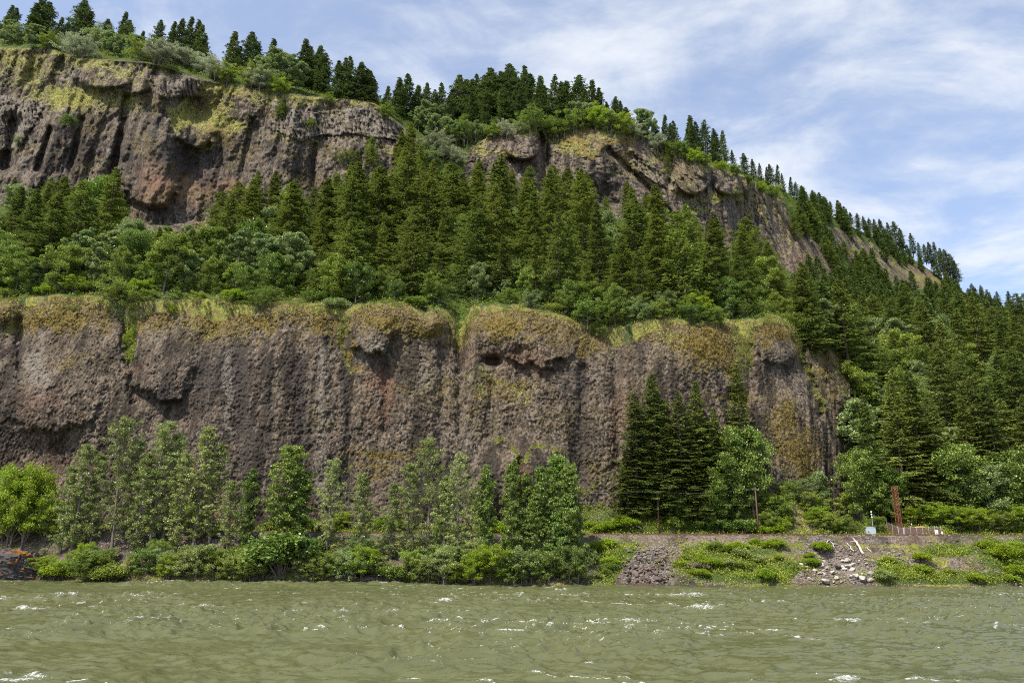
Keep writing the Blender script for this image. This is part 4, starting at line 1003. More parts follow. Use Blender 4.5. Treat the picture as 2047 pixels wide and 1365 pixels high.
# bleached driftwood
def log(p0, p1, r, label, seed, sides=3):
    rng = np.random.default_rng(seed); a = bank_px(*p0); b_ = bank_px(*p1); a[2] += r + .25; b_[2] += r + .12
    e = empty('driftwood_log', b_); tag(e, label, 'driftwood', 'bleached logs on the bank'); d = a - b_
    pts = [d * t_ + np.array([0, 0, .18 * math.sin(3.1 * t_)]) + rng.normal(0, .06, 3) for t_ in np.linspace(0, 1, 8)]
    MB().tube(pts, [r * (1.1 - .55 * t_) for t_ in np.linspace(0, 1, 8)], 8).build('trunk', M['wood_pale'], e, True)
    for k in range(sides):
        p = pts[rng.integers(2, 7)]; q_ = p + rng.normal(0, 1, 3) * np.array([.7, .2, .3]) + np.array([0, 0, .35]); MB().tube([p, (p + q_) / 2 + rng.normal(0, .05, 3), q_], [r * .4, r * .28, r * .1], 5).build('branch', M['wood_pale'], e)
log((1707, 1083), (1727, 1114), .24, 'thickest bleached log sloping down the bank above the pale rocks', 1)
log((1711, 1086), (1720, 1098), .16, 'shorter bleached log lying against the thickest one', 2)
log((1692, 1090), (1706, 1106), .12, 'thin bleached log left of the thickest one', 3, 2)
log((1661, 1081), (1651, 1091), .10, 'thin bleached log leaning left near the track edge', 4, 2)
log((1661, 1087), (1668, 1097), .09, 'leftmost small bleached stick pointing down right', 5, 1)
log((1730, 1097), (1743, 1108), .10, 'thin bleached log to the right of the thickest one', 6, 1)
b0 = foot(1284, 163.5, 1066); tp = at(1271, 1051, 163.2)
e = empty('dead_log', b0); tag(e, 'short bleached dead log leaning in the brambles behind the track', 'log'); MB().tube([(0, 0, -.2), (tp - b0) * .5 + np.array([.1, 0, .1]), tp - b0], [.2, .17, .1], 8).build('trunk', M['wood_pale'], e, True); MB().tube([(tp - b0) * .6, (tp - b0) * .7 + np.array([-.4, 0, .5])], [.08, .03], 5).build('branch', M['wood_pale'], e)
# bit of retaining wall high on the right ridge
q, Yq = up_at(1603, 414); e = empty('retaining_wall', q - np.array([0, 2.5, .5]), .5); tag(e, 'pale concrete retaining wall among trees high on the right slope', 'wall')
MB().box(-3, 3, -.4, .4, -2, 2.6).build('panel', M['conc'], e); MB().box(-3.1, 3.1, -.5, .5, 2.6, 2.9).build('coping', M['conc'], e)
# ------------------------------------------------------------------ trees
ORD = ['first', 'second', 'third', 'fourth', 'fifth', 'sixth', 'seventh', 'eighth', 'ninth', 'tenth', 'eleventh', 'twelfth', 'thirteenth', 'fourteenth', 'fifteenth', 'sixteenth', 'seventeenth', 'eighteenth', 'nineteenth', 'twentieth',
       'twenty-first', 'twenty-second', 'twenty-third', 'twenty-fourth', 'twenty-fifth', 'twenty-sixth', 'twenty-seventh', 'twenty-eighth', 'twenty-ninth', 'thirtieth']
SEG = [(130, 'near left edge'), (400, 'over green cleft'), (650, 'over dark flutes'), (850, 'over round knob'), (1050, 'over grassy notch'), (1300, 'over hanging shrub'), (1500, 'over golden moss'), (1750, 'over right buttress'), (9999, 'near right edge')]
pend = []
def plan(kind, px, pt, H, zone, what, cat, group, wide=1.0, tilt=None, seg=True):
    pend.append(dict(k=kind, px=px, pt=pt, H=H, zone=zone, what=what, cat=cat, group=group, wide=wide, tilt=tilt, seg=seg))
def flush():
    g = {}
    for p in pend:
        s = next(t for x, t in SEG if p['px'] < x) if p['seg'] else ''
        g.setdefault((p['what'], p['zone'], s), []).append(p)
    for (what, zone, s), L in g.items():
        L.sort(key=lambda p: p['px'])
        for i, p in enumerate(L):
            lb = f"{what} {zone} {s}".strip()
            if len(L) > 1: lb += f", {ORD[min(i, 29)]} from left"
            put(p['k'], p['pt'], p['H'], RNG.uniform(-.35, .35) if p['k']['flag'] else RNG.uniform(0, 6.28), lb, p['cat'], p['group'], None, p['wide'], p['tilt'])
    pend.clear()
def hgt(px, top, Y, base): return float(at(px, top, Y)[2] - base[2])
def pick(L): return L[RNG.integers(len(L))]
ncon = 0
def on_hill(px, top, base, kinds, zone, what, cat, group, sz=(15, 21), wide=1.0, back=0.0, low=False, maxw=None):
    global ncon
    q, Y = (low_at if low else up_at)(px, base); q = q - np.array([0, 0, .5])
    if back: q = q + np.array([q[0] / q[1] * back, back, 0])
    H = hgt(px, top, q[1], q)
    if H < .8: return
    if isinstance(kinds, str): kinds = BUSH[kinds] if H > 3.4 and BUSH[kinds] else SHB[kinds]
    k = pick(kinds)
    if cat == 'conifer':
        ncon += 1; what = ('short ' if H < sz[0] else ('tall ' if H > sz[1] else 'mid sized ')) + what
    plan(k, px, q, H, zone, what, cat, group, wide)
def on_bank(px, top, Y, kinds, zone, what, cat, group, wide=1.0, seg=True):
    global ncon
    x = float(at(px, 1100, Y)[0]); z = bank_at(x, Y); q = np.array([x, Y, z - .25]); H = hgt(px, top, Y, q)
    if isinstance(kinds, str): kinds = BUSH[kinds] if H > 3.4 and BUSH[kinds] else SHB[kinds]
    if cat == 'conifer': ncon += 1
    plan(pick(kinds), px, q, H, zone, what, cat, group, wide, None, seg)

# skyline conifers, read off the photograph: (column, tip row, base row)
SKY = [(4, 10, 74), (20, 16, 78), (52, 6, 74), (68, -6, 70), (84, 4, 76), (112, 34, 84), (126, 44, 86), (154, 0, 82), (166, 22, 88), (208, 38, 84), (238, 24, 92), (250, 40, 96), (278, 62, 102), (314, 40, 92), (336, 44, 100), (352, 38, 106), (366, 34, 110), (380, 38, 114), (392, 50, 120), (402, 70, 124),
       (456, 64, 150), (466, 92, 152), (494, 64, 150), (506, 88, 156), (530, 76, 158), (598, 78, 176), (612, 92, 180), (628, 92, 184), (642, 106, 190), (672, 122, 200), (686, 116, 204), (697, 112, 204), (712, 124, 206), (722, 136, 206), (732, 140, 206), (744, 152, 208), (700, 150, 214), (680, 160, 216),
       (770, 172, 226), (786, 154, 230), (802, 166, 236), (814, 146, 236), (829, 170, 240), (851, 166, 240), (840, 192, 246), (868, 180, 246), (882, 164, 244), (900, 178, 246), (915, 150, 246), (926, 160, 250), (937, 158, 246), (953, 146, 250), (965, 150, 246), (978, 136, 248), (990, 150, 250), (1000, 142, 248), (1017, 127, 246), (1030, 148, 248), (1048, 132, 248), (1064, 146, 250), (1075, 152, 252),
       (896, 190, 262), (940, 186, 262), (972, 176, 258), (1006, 172, 258), (1040, 176, 256), (1086, 170, 252), (1107, 150, 262), (1118, 162, 266), (1128, 162, 262), (1140, 184, 268), (1158, 150, 250), (1172, 176, 250), (1186, 162, 250), (1199, 176, 252), (1214, 204, 254), (1232, 194, 258), (1244, 202, 262), (1252, 214, 264),
       (1308, 236, 294), (1326, 230, 296), (1340, 246, 300), (1351, 240, 306), (1376, 230, 308), (1386, 244, 314), (1397, 242, 318), (1412, 240, 322), (1424, 258, 326), (1431, 264, 328), (1448, 262, 332), (1466, 300, 340), (1490, 306, 352), (1507, 318, 360), (1521, 326, 366), (1532, 334, 372), (1541, 328, 374), (1554, 330, 382), (1566, 346, 388), (1580, 354, 392), (1593, 364, 402)]
for px, top, b_ in SKY:
    fl = px < 640 or RNG.random() < .4
    on_hill(px, top, b_, FLG if fl else SKC, 'on the skyline ridge', 'dark conifer', 'conifer', 'conifers along the skyline ridge', wide=RNG.uniform(.95, 1.25) * (1.1 if px < 1300 else 1.0), back=4 if px < 1500 else 0)
# ridge fillers: pale shrubs and small broadleaf trees along the rim
for px, top, b_, kd, w in ((8, 42, 90, 'mid', 1.1), (30, 52, 90, 'pale', 1.1), (62, 50, 96, 'pale', 1.2), (95, 70, 100, 'mid', 1.1), (140, 72, 108, 'silver', 1.2), (160, 80, 116, 'silver', 1.3), (192, 60, 100, 'pale', 1.2), (215, 62, 112, 'pale', 1.1), (232, 70, 116, 'mid', 1), (262, 70, 118, 'mid', 1.1), (285, 84, 122, 'mid', 1.1),
                       (312, 88, 128, 'silver', 1.2), (335, 90, 128, 'silver', 1.2), (360, 98, 134, 'silver', 1.3), (385, 108, 142, 'silver', 1.2), (408, 118, 150, 'silver', 1.2), (430, 122, 160, 'silver', 1.2), (452, 130, 168, 'mid', 1), (500, 134, 176, 'mid', 1), (518, 112, 172, 'pale', 1.1), (540, 116, 180, 'pale', 1.1), (556, 100, 180, 'pale', 1.0), (575, 108, 184, 'mid', 1.0), (590, 122, 186, 'pale', 1.1), (525, 145, 184, 'silver', 1.1), (545, 150, 192, 'mid', 1), (560, 160, 196, 'lime', .8),
                       (655, 190, 210, 'mid', 1), (770, 210, 240, 'mid', 1), (836, 214, 262, 'silver', 1.1), (850, 206, 268, 'pale', 1.1), (862, 226, 286, 'silver', 1.0), (878, 214, 272, 'pale', 1.0), (895, 236, 290, 'silver', 1.1), (912, 242, 296, 'pale', 1.1), (872, 270, 306, 'silver', 1.2), (892, 285, 320, 'silver', 1.3), (910, 300, 330, 'silver', 1.2), (860, 300, 326, 'pale', 1.1), (930, 246, 290, 'mid', 1.1),
                       (955, 246, 282, 'pale', 1.0), (985, 250, 280, 'mid', 1.0), (1012, 246, 276, 'silver', 1.1), (1040, 244, 268, 'pale', 1), (1062, 222, 264, 'mid', 1), (1095, 240, 276, 'mid', 1), (1112, 246, 280, 'deep', 1), (1140, 226, 270, 'mid', 1.1), (1152, 206, 264, 'mid', 1), (1175, 208, 256, 'mid', 1), (1195, 214, 258, 'lime', 1), (1218, 226, 268, 'mid', 1.1), (1240, 232, 272, 'lime', 1),
                       (1266, 246, 276, 'silver', 1), (1284, 218, 284, 'pale', .8), (1296, 222, 288, 'pale', .8), (1310, 270, 302, 'silver', 1), (1330, 286, 312, 'mid', 1), (1362, 284, 318, 'mid', 1), (1388, 300, 328, 'lime', 1), (1410, 310, 334, 'mid', 1), (1444, 322, 344, 'lime', 1), (1470, 330, 352, 'mid', 1), (1496, 352, 372, 'mid', 1), (1520, 366, 384, 'lime', 1.1), (1548, 372, 396, 'mid', 1.1)):
    small = (b_ - top) < 46
    ks = kd if small else [BRD[1], BRD[3]]
    on_hill(px, top, b_, ks, 'on the rim', {'mid': 'green', 'pale': 'pale green', 'silver': 'silvery', 'lime': 'yellow green', 'deep': 'dark green'}[kd] + (' shrub' if small else ' small tree'), 'shrub' if small else 'tree', 'shrubs along the rim', wide=w * (1.15 if small else 1))
# single trees clinging to the upper cliff
for px, top, b_, w in ((563, 196, 236, 1.3), (740, 272, 338, 1.1), (1335, 292, 346, .8), (1188, 236, 258, .9), (712, 300, 345, 1.0)):
    on_hill(px, top, b_, CON, 'on the upper cliff', 'lone conifer', 'conifer', 'conifers on the upper cliff', wide=w)
for px, top, b_, kd in ((134, 232, 256, 'deep'), (36, 272, 288, 'deep'), (618, 240, 262, 'mid'), (690, 300, 330, 'mid'), (500, 230, 240, 'mid')):
    on_hill(px, top, b_, kd, 'on the upper cliff', 'dark shrub', 'shrub', 'shrubs on the upper cliff')
for i, (px, top) in enumerate([(800, 262), (818, 246), (836, 290), (806, 310), (826, 330), (862, 322), (900, 330), (845, 350), (925, 345)]):
    on_hill(px, top, top + 100 + 5 * i, TALLC, 'in the upper gully', 'dark conifer', 'conifer', 'conifers in the gully', wide=1.2)
flush()

# ---- forest on the terrace
ENV = [(-60, 370), (0, 350), (60, 360), (110, 335), (150, 350), (190, 322), (230, 380), (270, 430), (330, 445), (390, 440), (420, 385), (450, 375), (490, 345), (520, 350), (560, 322), (600, 385), (650, 360), (690, 325), (740, 300), (780, 300), (810, 285), (850, 320), (880, 330), (930, 335), (980, 310), (1010, 290), (1040, 335), (1080, 340), (1120, 318),
       (1150, 325), (1190, 350), (1230, 375), (1270, 365), (1310, 365), (1350, 400), (1390, 420), (1430, 425), (1460, 425), (1500, 440), (1540, 480), (1580, 530), (1620, 575), (1660, 590), (1720, 600)]
ex, ey = np.array(ENV).T
def env(px): return float(np.interp(px, ex, ey))
zones = [('in terrace forest back row', .92, 38, (18, 28)), ('in terrace forest third row', .66, 52, (22, 34)), ('in terrace forest middle row', .40, 58, (22, 36)), ('in terrace forest second row', .15, 58, (16, 30))]
for zn, frac, step, (h0, h1) in zones:
    px = -40 + RNG.uniform(0, 20)
    while px < 1690:
        lp = float(lip_py(px)); ft = float(np.interp(px, colx, upper_foot)); b_ = lp - 8 + (ft + 14 - lp + 8) * (frac + RNG.uniform(-.07, .07))
        if px > 1560: b_ = lp - 12 - (lp - 12 - 560) * frac
        q, Y = up_at(px, b_); H = RNG.uniform(h0, h1); top = b_ - H * F0 / (Y * 1.02)
        e_ = env(px) + RNG.uniform(-6, 22)
        if frac > .8: top = e_ if RNG.random() < .75 else e_ + RNG.uniform(10, 40)
        top = max(top, e_)
        if b_ - top > 34:
            decid = (px < 420 and RNG.random() < (.45 if frac < .7 else .3)) or (430 < px < 700 and RNG.random() < .2) or RNG.random() < .05 or (px > 1180 and px < 1260 and .3 < frac < .7)
            if 270 < px < 400 and frac > .5: decid = True
            if decid:
                top = max(top, b_ - 14 * F0 / Y)
                on_hill(px, top, b_, BRD + MAP[:2], zn, 'leafy broadleaf tree', 'tree', 'broadleaf trees in the terrace forest', wide=RNG.uniform(.85, 1.1))
            else:
                on_hill(px, top, b_, CON + TALLC + TALLC, zn, 'conifer', 'conifer', 'conifers of the terrace forest', (17, 22), wide=RNG.uniform(1.0, 1.45))
        px += step * RNG.uniform(.75, 1.25)
px = 640
while px < 1580:
    b_ = float(lip_py(px)) - RNG.uniform(12, 26); q, Y = up_at(px, b_); H = RNG.uniform(13, 24)
    if not (880 < px < 950): on_hill(px, max(b_ - H * F0 / Y, env(px) + 20), b_, CON + TALLC, 'near the terrace lip', 'conifer', 'conifer', 'conifers of the terrace forest', (17, 22), wide=RNG.uniform(.95, 1.2))
    px += RNG.uniform(45, 85)
# front edge: broadleaf trees and shrubs leaning out over the lip
px = -20
while px < 1580:
    lp = float(lip_py(px)); b_ = lp - RNG.uniform(4, 16)
    if not (895 < px < 945):
        hpx = RNG.uniform(50, 120) * (1.1 if px < 700 else .72)
        on_hill(px, b_ - hpx, b_, [BRD[0], BRD[2], MAP[0], BRD[1], MAP[2], BRD[0], MAP[0]] if px < 760 or 1080 < px < 1300 or RNG.random() < .75 else BRD, 'on the terrace front edge', RNG.choice(['pale', 'deep green', 'bushy']) + ' broadleaf tree', 'tree', 'broadleaf trees on the terrace edge', wide=RNG.uniform(.8, 1.05))
    px += RNG.uniform(32, 58)
px = -20
while px < 1600:
    lp = float(lip_py(px)); b_ = lp - RNG.uniform(3, 12)
    if not (880 < px < 960) and not (690 < px < 790):
        kd = RNG.choice(['mid', 'deep', 'pale', 'mid', 'lime'], p=[.35, .25, .15, .15, .1])
        on_hill(px, b_ - RNG.uniform(16, 40) * (1.3 if 1110 < px < 1420 else 1), b_, str(kd), 'on the terrace lip', 'low green shrub', 'shrub', 'shrubs along the terrace lip', wide=RNG.uniform(.9, 1.3))
    px += RNG.uniform(22, 44) * (.6 if 1110 < px < 1420 else 1)
for px, top, b_, kd, w in ((300, 580, 612, 'mid', 1.2), (330, 586, 616, 'pale', 1.2), (362, 580, 610, 'deep', 1.2), (398, 584, 614, 'mid', 1.2), (430, 590, 622, 'pale', 1.1), (465, 590, 622, 'mid', 1.2), (415, 604, 630, 'lime', .9), (345, 604, 628, 'lime', .9), (245, 560, 640, 'mid', 1.1), (262, 572, 625, 'mid', 1.1), (262, 620, 668, 'mid', .6), (256, 655, 700, 'lime', .5), (518, 580, 622, 'mid', 1.0), (1200, 636, 676, 'mid', .9), (1165, 600, 652, 'deep', 1.2), (1215, 600, 650, 'mid', 1.1), (1615, 640, 690, 'deep', 1), (1600, 620, 672, 'mid', 1.2), (1250, 612, 658, 'mid', 1.2), (1285, 600, 648, 'pale', 1.1), (1320, 600, 642, 'mid', 1.1), (1380, 610, 646, 'deep', 1.2), (1430, 614, 650, 'mid', 1.2)):
    on_hill(px, top, b_, kd, 'hanging over the lower cliff', 'green shrub', 'shrub', 'shrubs hanging over the lower cliff', wide=w, low=b_ > lip_py(px))
flush()

# ---- the right hand slope
def slope_tree(px, b_, hm, kinds, what, zone, cat, grp, **k):
    q, Y = up_at(px, b_); on_hill(px, b_ - hm * F0 / (Y * 1.02), b_, kinds, zone, what, cat, grp, **k)
for b_, step, zone, x0 in ((985, 44, 'low on the right slope', 1760), (925, 42, 'above the compound on the right slope', 1735), (860, 40, 'on the lower right slope', 1735), (795, 36, 'on the middle right slope', 1725), (745, 30, 'on the upper right slope', 1700), (705, 27, 'high on the right slope', 1620)):
    px = x0
    while px < 2085:
        bb = b_ + RNG.uniform(-16, 16)
        if RNG.random() < (.5 if px < 1870 and b_ > 700 else .3): slope_tree(px, bb, RNG.uniform(11, 16), MAP[:2] + [BRD[1], BRD[3]], 'spreading broadleaf tree', zone, 'tree', 'broadleaf trees on the right slope', wide=1.05)
        else: slope_tree(px, bb, RNG.uniform(19, 32), CON + TALLC, 'conifer', zone, 'conifer', 'conifers on the right slope', sz=(22, 26), wide=RNG.uniform(.95, 1.2))
        px += step * RNG.uniform(.75, 1.25)
for px, top, b_, k in ((1712, 640, 735, MAP[1]), (1752, 632, 740, MAP[1]), (1795, 640, 745, BRD[1]), (1740, 690, 800, MAP[2]), (1778, 768, 850, MAP[1]), (1690, 790, 960, BRD[3]), (1668, 820, 975, BRD[1]), (1722, 800, 950, BRD[1]), (1765, 690, 800, BRD[0]), (1808, 660, 770, BRD[2]), (1840, 690, 790, BRD[0]), (1800, 740, 850, MAP[2]), (1700, 730, 830, MAP[2]), (1835, 770, 880, BRD[2]), (1735, 850, 960, BRD[0]), (1690, 690, 780, BRD[2]), (1880, 640, 740, BRD[1]), (1925, 690, 790, BRD[2]), (1985, 800, 900, BRD[0])):
    on_hill(px, top, b_, [k], 'beside the lower cliff end', 'big pale broadleaf tree', 'tree', 'pale trees beside the cliff end', wide=1.1)
flush()
# far slope: individual trees first along its skyline and rock faces, the remaining wood as one
skr = [(1614, 392, 412), (1627, 380, 418), (1646, 398, 424), (1662, 402, 430), (1678, 412, 436), (1692, 420, 446), (1702, 424, 450), (1716, 426, 456), (1728, 432, 460), (1740, 436, 468), (1751, 438, 474), (1763, 438, 480), (1780, 444, 488), (1793, 442, 494), (1804, 456, 500), (1826, 466, 510), (1840, 484, 518), (1852, 488, 526), (1862, 484, 530), (1875, 484, 540), (1886, 496, 548), (1896, 498, 556), (1906, 508, 562), (1914, 520, 568),
       (1948, 566, 604), (1966, 570, 608), (1982, 584, 616), (2000, 582, 622), (2023, 582, 630), (2042, 588, 636)]
for px, top, b_ in skr: on_hill(px, top, b_, SKC, 'on the far right skyline', 'small dark conifer', 'conifer', 'conifers on the far skyline', wide=1.25)
for px, top, b_ in ((1590, 430, 482), (1602, 410, 470), (1612, 425, 478), (1622, 400, 462), (1632, 420, 470), (1655, 470, 520), (1665, 490, 545), (1690, 480, 520), (1700, 440, 480), (1735, 500, 560), (1720, 520, 580), (1560, 560, 615), (1590, 585, 640), (1640, 560, 620), (1660, 580, 640), (1680, 570, 640), (1625, 600, 650), (1700, 600, 665), (1730, 590, 660), (1765, 600, 670), (1800, 600, 668)):
    on_hill(px, top, b_, CON, 'between right rock faces', 'conifer', 'conifer', 'conifers between the right rock faces', wide=1.2)
flush()
print('individual conifers:', ncon)
lowp = []
for i in range(4):
    T_, _mb = conifer(580 + i, 20, 3.6 + .4 * i, 0, .7, .05, .1, .30, 1.0, .3, .3); lowp.append(T_)
TT = []; 
tries = 0
while tries < 1500:
    tries += 1
    px = RNG.uniform(1600, 2130); r0 = float(np.interp(px, colx, lev_py[4])) + 3; b_ = RNG.uniform(r0, 715)
    c = int(np.clip(round((px + 400) / 2.6), 0, len(colx) - 1)); j = int(np.argmin(abs(PY[:, c] - b_)))
    if rock[j, c] > .4 and RNG.random() < .93: continue
    q, Y = up_at(px, b_); hm = RNG.uniform(9, 19)
    # leave rock faces open below the crown too
    jb = int(np.argmin(abs(PY[:, c] - (b_ - hm * F0 / Y * .6))))
    if rock[jb, c] > .5 and RNG.random() < .75: continue
    if Y < 300 and RNG.random() < .5: continue
    s = hm / 20; a = RNG.uniform(0, 6.28); ca, sa = math.cos(a), math.sin(a)
    V_ = lowp[RNG.integers(4)] * s * np.array([1.25, 1.25, 1]); V_ = V_ @ np.array([[ca, -sa, 0], [sa, ca, 0], [0, 0, 1]]).T
    TT.append(V_ + q - np.array([0, 0, .6]))
for k in range(420):                                # the wood goes on beyond both ends of the view
    px = RNG.uniform(2085, 2480) if k < 330 else RNG.uniform(-390, -60)
    c = int(np.clip(round((px + 400) / 2.6), 0, len(colx) - 1)); lo = lev_py[4][c] + 4; hi = 1050 if px > 0 else lev_py[0][c] - 6
    b_ = RNG.uniform(lo, hi); j = int(np.argmin(abs(PY[:, c] - b_)))
    if rock[j, c] > .4: continue
    q, Y = up_at(px, b_); s = RNG.uniform(14, 26) / 20
    TT.append(lowp[RNG.integers(4)] * s * np.array([1.25, 1.25, 1]) + q - np.array([0, 0, .6]))
TT = np.concatenate(TT); print('far forest tris', len(TT))
o = link('far_forest', tris_mesh('far_forest', TT, M['needle_far'])); tag(o, 'distant conifer wood covering the far right slope', 'forest', kind='stuff')

# ---- trees between the track and the lower cliff
for px, top, Y, w in ((1277, 786, 166, 1.2), (1320, 746, 167.5, 1.05), (1372, 784, 166, .95), (1412, 762, 168, 1.05), (1496, 728, 169, 1.0), (1345, 850, 165, 1.3), (1300, 880, 165.5, 1.2), (1445, 850, 166, 1.2), (1395, 880, 165, 1.4), (1258, 900, 165, 1.3), (1342, 800, 167, 1.0), (1392, 835, 166.5, 1.1), (1442, 815, 168, 1.0)):
    on_bank(px, top, Y, TALLC, 'standing between track and lower cliff', 'tall conifer', 'conifer', 'conifers between track and cliff', w, False)
for px, top, Y, k, w in ((1510, 852, 167, MAP[0], .8), (1470, 905, 165.5, MAP[0], .85), (1440, 960, 164.5, MAP[0], .9), (1330, 900, 166.5, BRD[0], .6), (1420, 985, 164.2, BRD[0], .9), (1365, 985, 164.5, BRD[2], .8), (1480, 990, 164.4, BRD[0], .8)):
    on_bank(px, top, Y, [k], 'beneath the tall conifers by the track', 'dark broadleaf tree', 'tree', 'broadleaf trees under the tall conifers', w, False)
for px, top, Y, k, w in ((1730, 900, 171, MAP[0], .8), (1765, 960, 170, BRD[0], 1), (1790, 930, 172, MAP[0], .9), (1940, 885, 171, MAP[0], 1.0), (1995, 925, 170, MAP[1], .95), (1700, 985, 170, BRD[0], .9), (2050, 900, 171, MAP[0], 1), (1655, 940, 172, BRD[1], .9), (1905, 960, 172, MAP[0], .8)):
    on_bank(px, top, Y, [k], 'behind the track at the foot of the right slope', 'round broadleaf tree', 'tree', 'trees at the foot of the right slope', w, False)
for px, top, Y, w in ((1760, 790, 172, .9), (1822, 760, 173, 1.0), (1862, 742, 174, 1.1), (1905, 800, 172.5, .9), (1965, 790, 174, 1), (2020, 770, 174, 1.1)):
    on_bank(px, top, Y, TALLC, 'rising behind the fenced compound', 'very tall conifer', 'conifer', 'conifers behind the compound', w, False)
kinds = {'lime': 'yellow green', 'mid': 'green', 'alder': 'light green', 'pale': 'pale green', 'deep': 'dark green', 'dry': 'bare brown'}
def bush(L, zone, grp):
    for px, top, Y, kd, w in L:
        on_bank(px, top, Y, kd, zone, kinds[kd] + ' shrub', 'shrub', grp, w, True)
bush([(1220, 1040, 163.4, 'lime', 1.4), (1250, 1030, 164, 'lime', 1.4), (1200, 1048, 163, 'lime', 1.3), (1290, 1000, 165, 'mid', 1.1), (1345, 1030, 163.5, 'mid', 1.1), (1400, 1040, 163.6, 'deep', 1.2), (1440, 1036, 163.5, 'deep', 1.2), (1490, 1036, 163.4, 'deep', 1.1), (1540, 1020, 163.6, 'mid', 1.1), (1560, 985, 166, 'mid', 1.3), (1585, 960, 170, 'mid', 1.3), (1610, 955, 171, 'pale', 1.3), (1545, 1044, 163, 'lime', 1.2), (1570, 1030, 164, 'lime', 1.1),
      (1640, 1010, 166, 'lime', 1.2), (1660, 1020, 165, 'mid', 1.2), (1630, 980, 169, 'mid', 1.2), (1690, 1030, 165, 'mid', 1.1), (1710, 1040, 164.5, 'mid', 1.1), (1760, 1030, 166, 'mid', 1.2), (1830, 1010, 169.5, 'lime', 1.3), (1860, 1020, 169.5, 'mid', 1.2), (1890, 1005, 168, 'lime', 1.4), (1925, 1015, 167, 'mid', 1.3), (1960, 1010, 167, 'lime', 1.4), (2000, 1020, 166.5, 'mid', 1.4), (2035, 1005, 167, 'lime', 1.3), (1180, 1040, 164, 'lime', 1.2), (760, 1030, 163.5, 'lime', 1.5), (790, 1036, 163.5, 'lime', 1.3), (870, 1048, 163, 'lime', 1.2), (1005, 1040, 163.5, 'lime', 1.2), (670, 1020, 164, 'lime', 1.2), (620, 1036, 163.5, 'mid', 1.2), (360, 1000, 164, 'lime', 1.3), (400, 1020, 164, 'mid', 1.1), (100, 1000, 164, 'mid', 1.2), (125, 1010, 164, 'alder', 1.2), (535, 1040, 163, 'mid', 1.1), (920, 1044, 163, 'mid', 1.1)],
     'behind the track', 'shrubs behind the track')
bush([(1563, 1085, 152, 'lime', .8), (1603, 1090, 152, 'mid', .8), (1693, 1088, 153, 'mid', .6), (1657, 1092, 153, 'mid', .5), (1975, 1098, 150, 'lime', 1.1), (2005, 1085, 150, 'lime', 1.2), (2035, 1080, 150, 'lime', 1.2), (2025, 1110, 148, 'mid', 1.1), (1880, 1078, 154, 'mid', 1.3), (1915, 1078, 154, 'mid', 1.3), (1850, 1084, 154, 'mid', 1.0), (1940, 1090, 153, 'mid', 1), (1240, 1092, 152, 'mid', 1.1), (1222, 1100, 150, 'mid', 1.1), (1440, 1142, 146, 'dry', 1.2), (1460, 1136, 146, 'dry', 1.1), (1690, 1150, 145.5, 'mid', .9), (1190, 1110, 148, 'mid', 1.1), (1210, 1138, 144, 'alder', 1.1), (1520, 1086, 153, 'mid', 1.3)],
     'on the open bank below the track', 'shrubs on the open bank')
for k in range(44):
    for _ in range(30):
        px = RNG.uniform(1185, 2060); py = RNG.uniform(1088, 1160); q = bank_px(px, py)
        i = int(np.clip(round((q[0] + 230) / .42), 0, len(bx) - 1)); j = int(np.argmin(abs(BY[:, i] - q[1])))
        if wb[j, i] > .5 or RNG.random() < .06: break
    if q[1] > RY(q[0]) - 4: continue
    kd = str(RNG.choice(['mid', 'lime', 'alder', 'dry'], p=[.25, .5, .2, .05]))
    on_bank(px, py - RNG.uniform(9, 22), float(q[1]), kd, 'among the weeds below the track', 'low ' + kinds[kd] + ' shrub', 'shrub', 'low shrubs on the open bank', RNG.uniform(1, 1.6), True)
flush()

# ---- riverside trees
for px, top, Y, k, w, wt in ((143, 888, 151, ALD[2], 1.0, 0), (178, 905, 152, ALD[0], .9, 0), (222, 832, 151, ALD[1], .85, 0), (247, 880, 153, ALD[0], .8, 0), (300, 842, 151, ALD[0], 1.0, 0), (322, 865, 152, ALD[1], .8, 0), (384, 852, 151, ALD[2], 1.0, 0), (415, 888, 152, ALD[2], 1.0, 0), (268, 905, 150, ALD[2], 1.0, 0), (350, 905, 150, ALD[2], 1.0, 0), (780, 965, 146, ALD[2], 1.2, 0), (885, 950, 145.5, ALD[2], 1.1, 0), (1105, 965, 143.6, COT[1], .9, 1), (1140, 930, 143, COT[1], .8, 1), (1070, 985, 143.6, COT[1], .9, 1), (455, 960, 149, ALD[2], 1.2, 0), (590, 940, 147.5, COT[0], 1.1, 1), (940, 975, 145, ALD[0], .9, 0), (120, 930, 151, ALD[0], .8, 0),
                          (490, 936, 148, COT[0], .9, 1), (565, 888, 148, COT[1], 1.05, 1), (654, 915, 147, ALD[0], .9, 0), (722, 944, 146, ALD[2], 1.1, 0), (815, 925, 146, ALD[0], .85, 0), (856, 872, 146, ALD[1], .85, 0), (914, 905, 145, ALD[1], .75, 0), (968, 928, 144.5, COT[0], .8, 1), (1022, 918, 144, COT[0], .85, 1), (1055, 945, 144.5, COT[0], .9, 1), (1085, 930, 144, COT[1], .85, 1), (1124, 908, 143.5, COT[1], .85, 1), (1150, 985, 143, COT[0], .9, 1)):
    on_bank(px, top, Y, [k], 'on the river bank', 'slender sunlit alder' if not wt else 'dark leaved cottonwood', 'tree', 'riverside trees', w, True)
for px, top, Y, kd, w in ((20, 925, 153, 'lime', 0), (52, 925, 153, 'lime', 0), (88, 985, 153, 'lime', 0), (-10, 950, 153, 'lime', 0)):
    x = float(at(px, 1100, Y)[0]); 
    on_bank(px, top, Y, 'lime', 'at the left end of the bank', 'bright yellow green leafy tree', 'tree', 'lime green trees at left', .62, False)
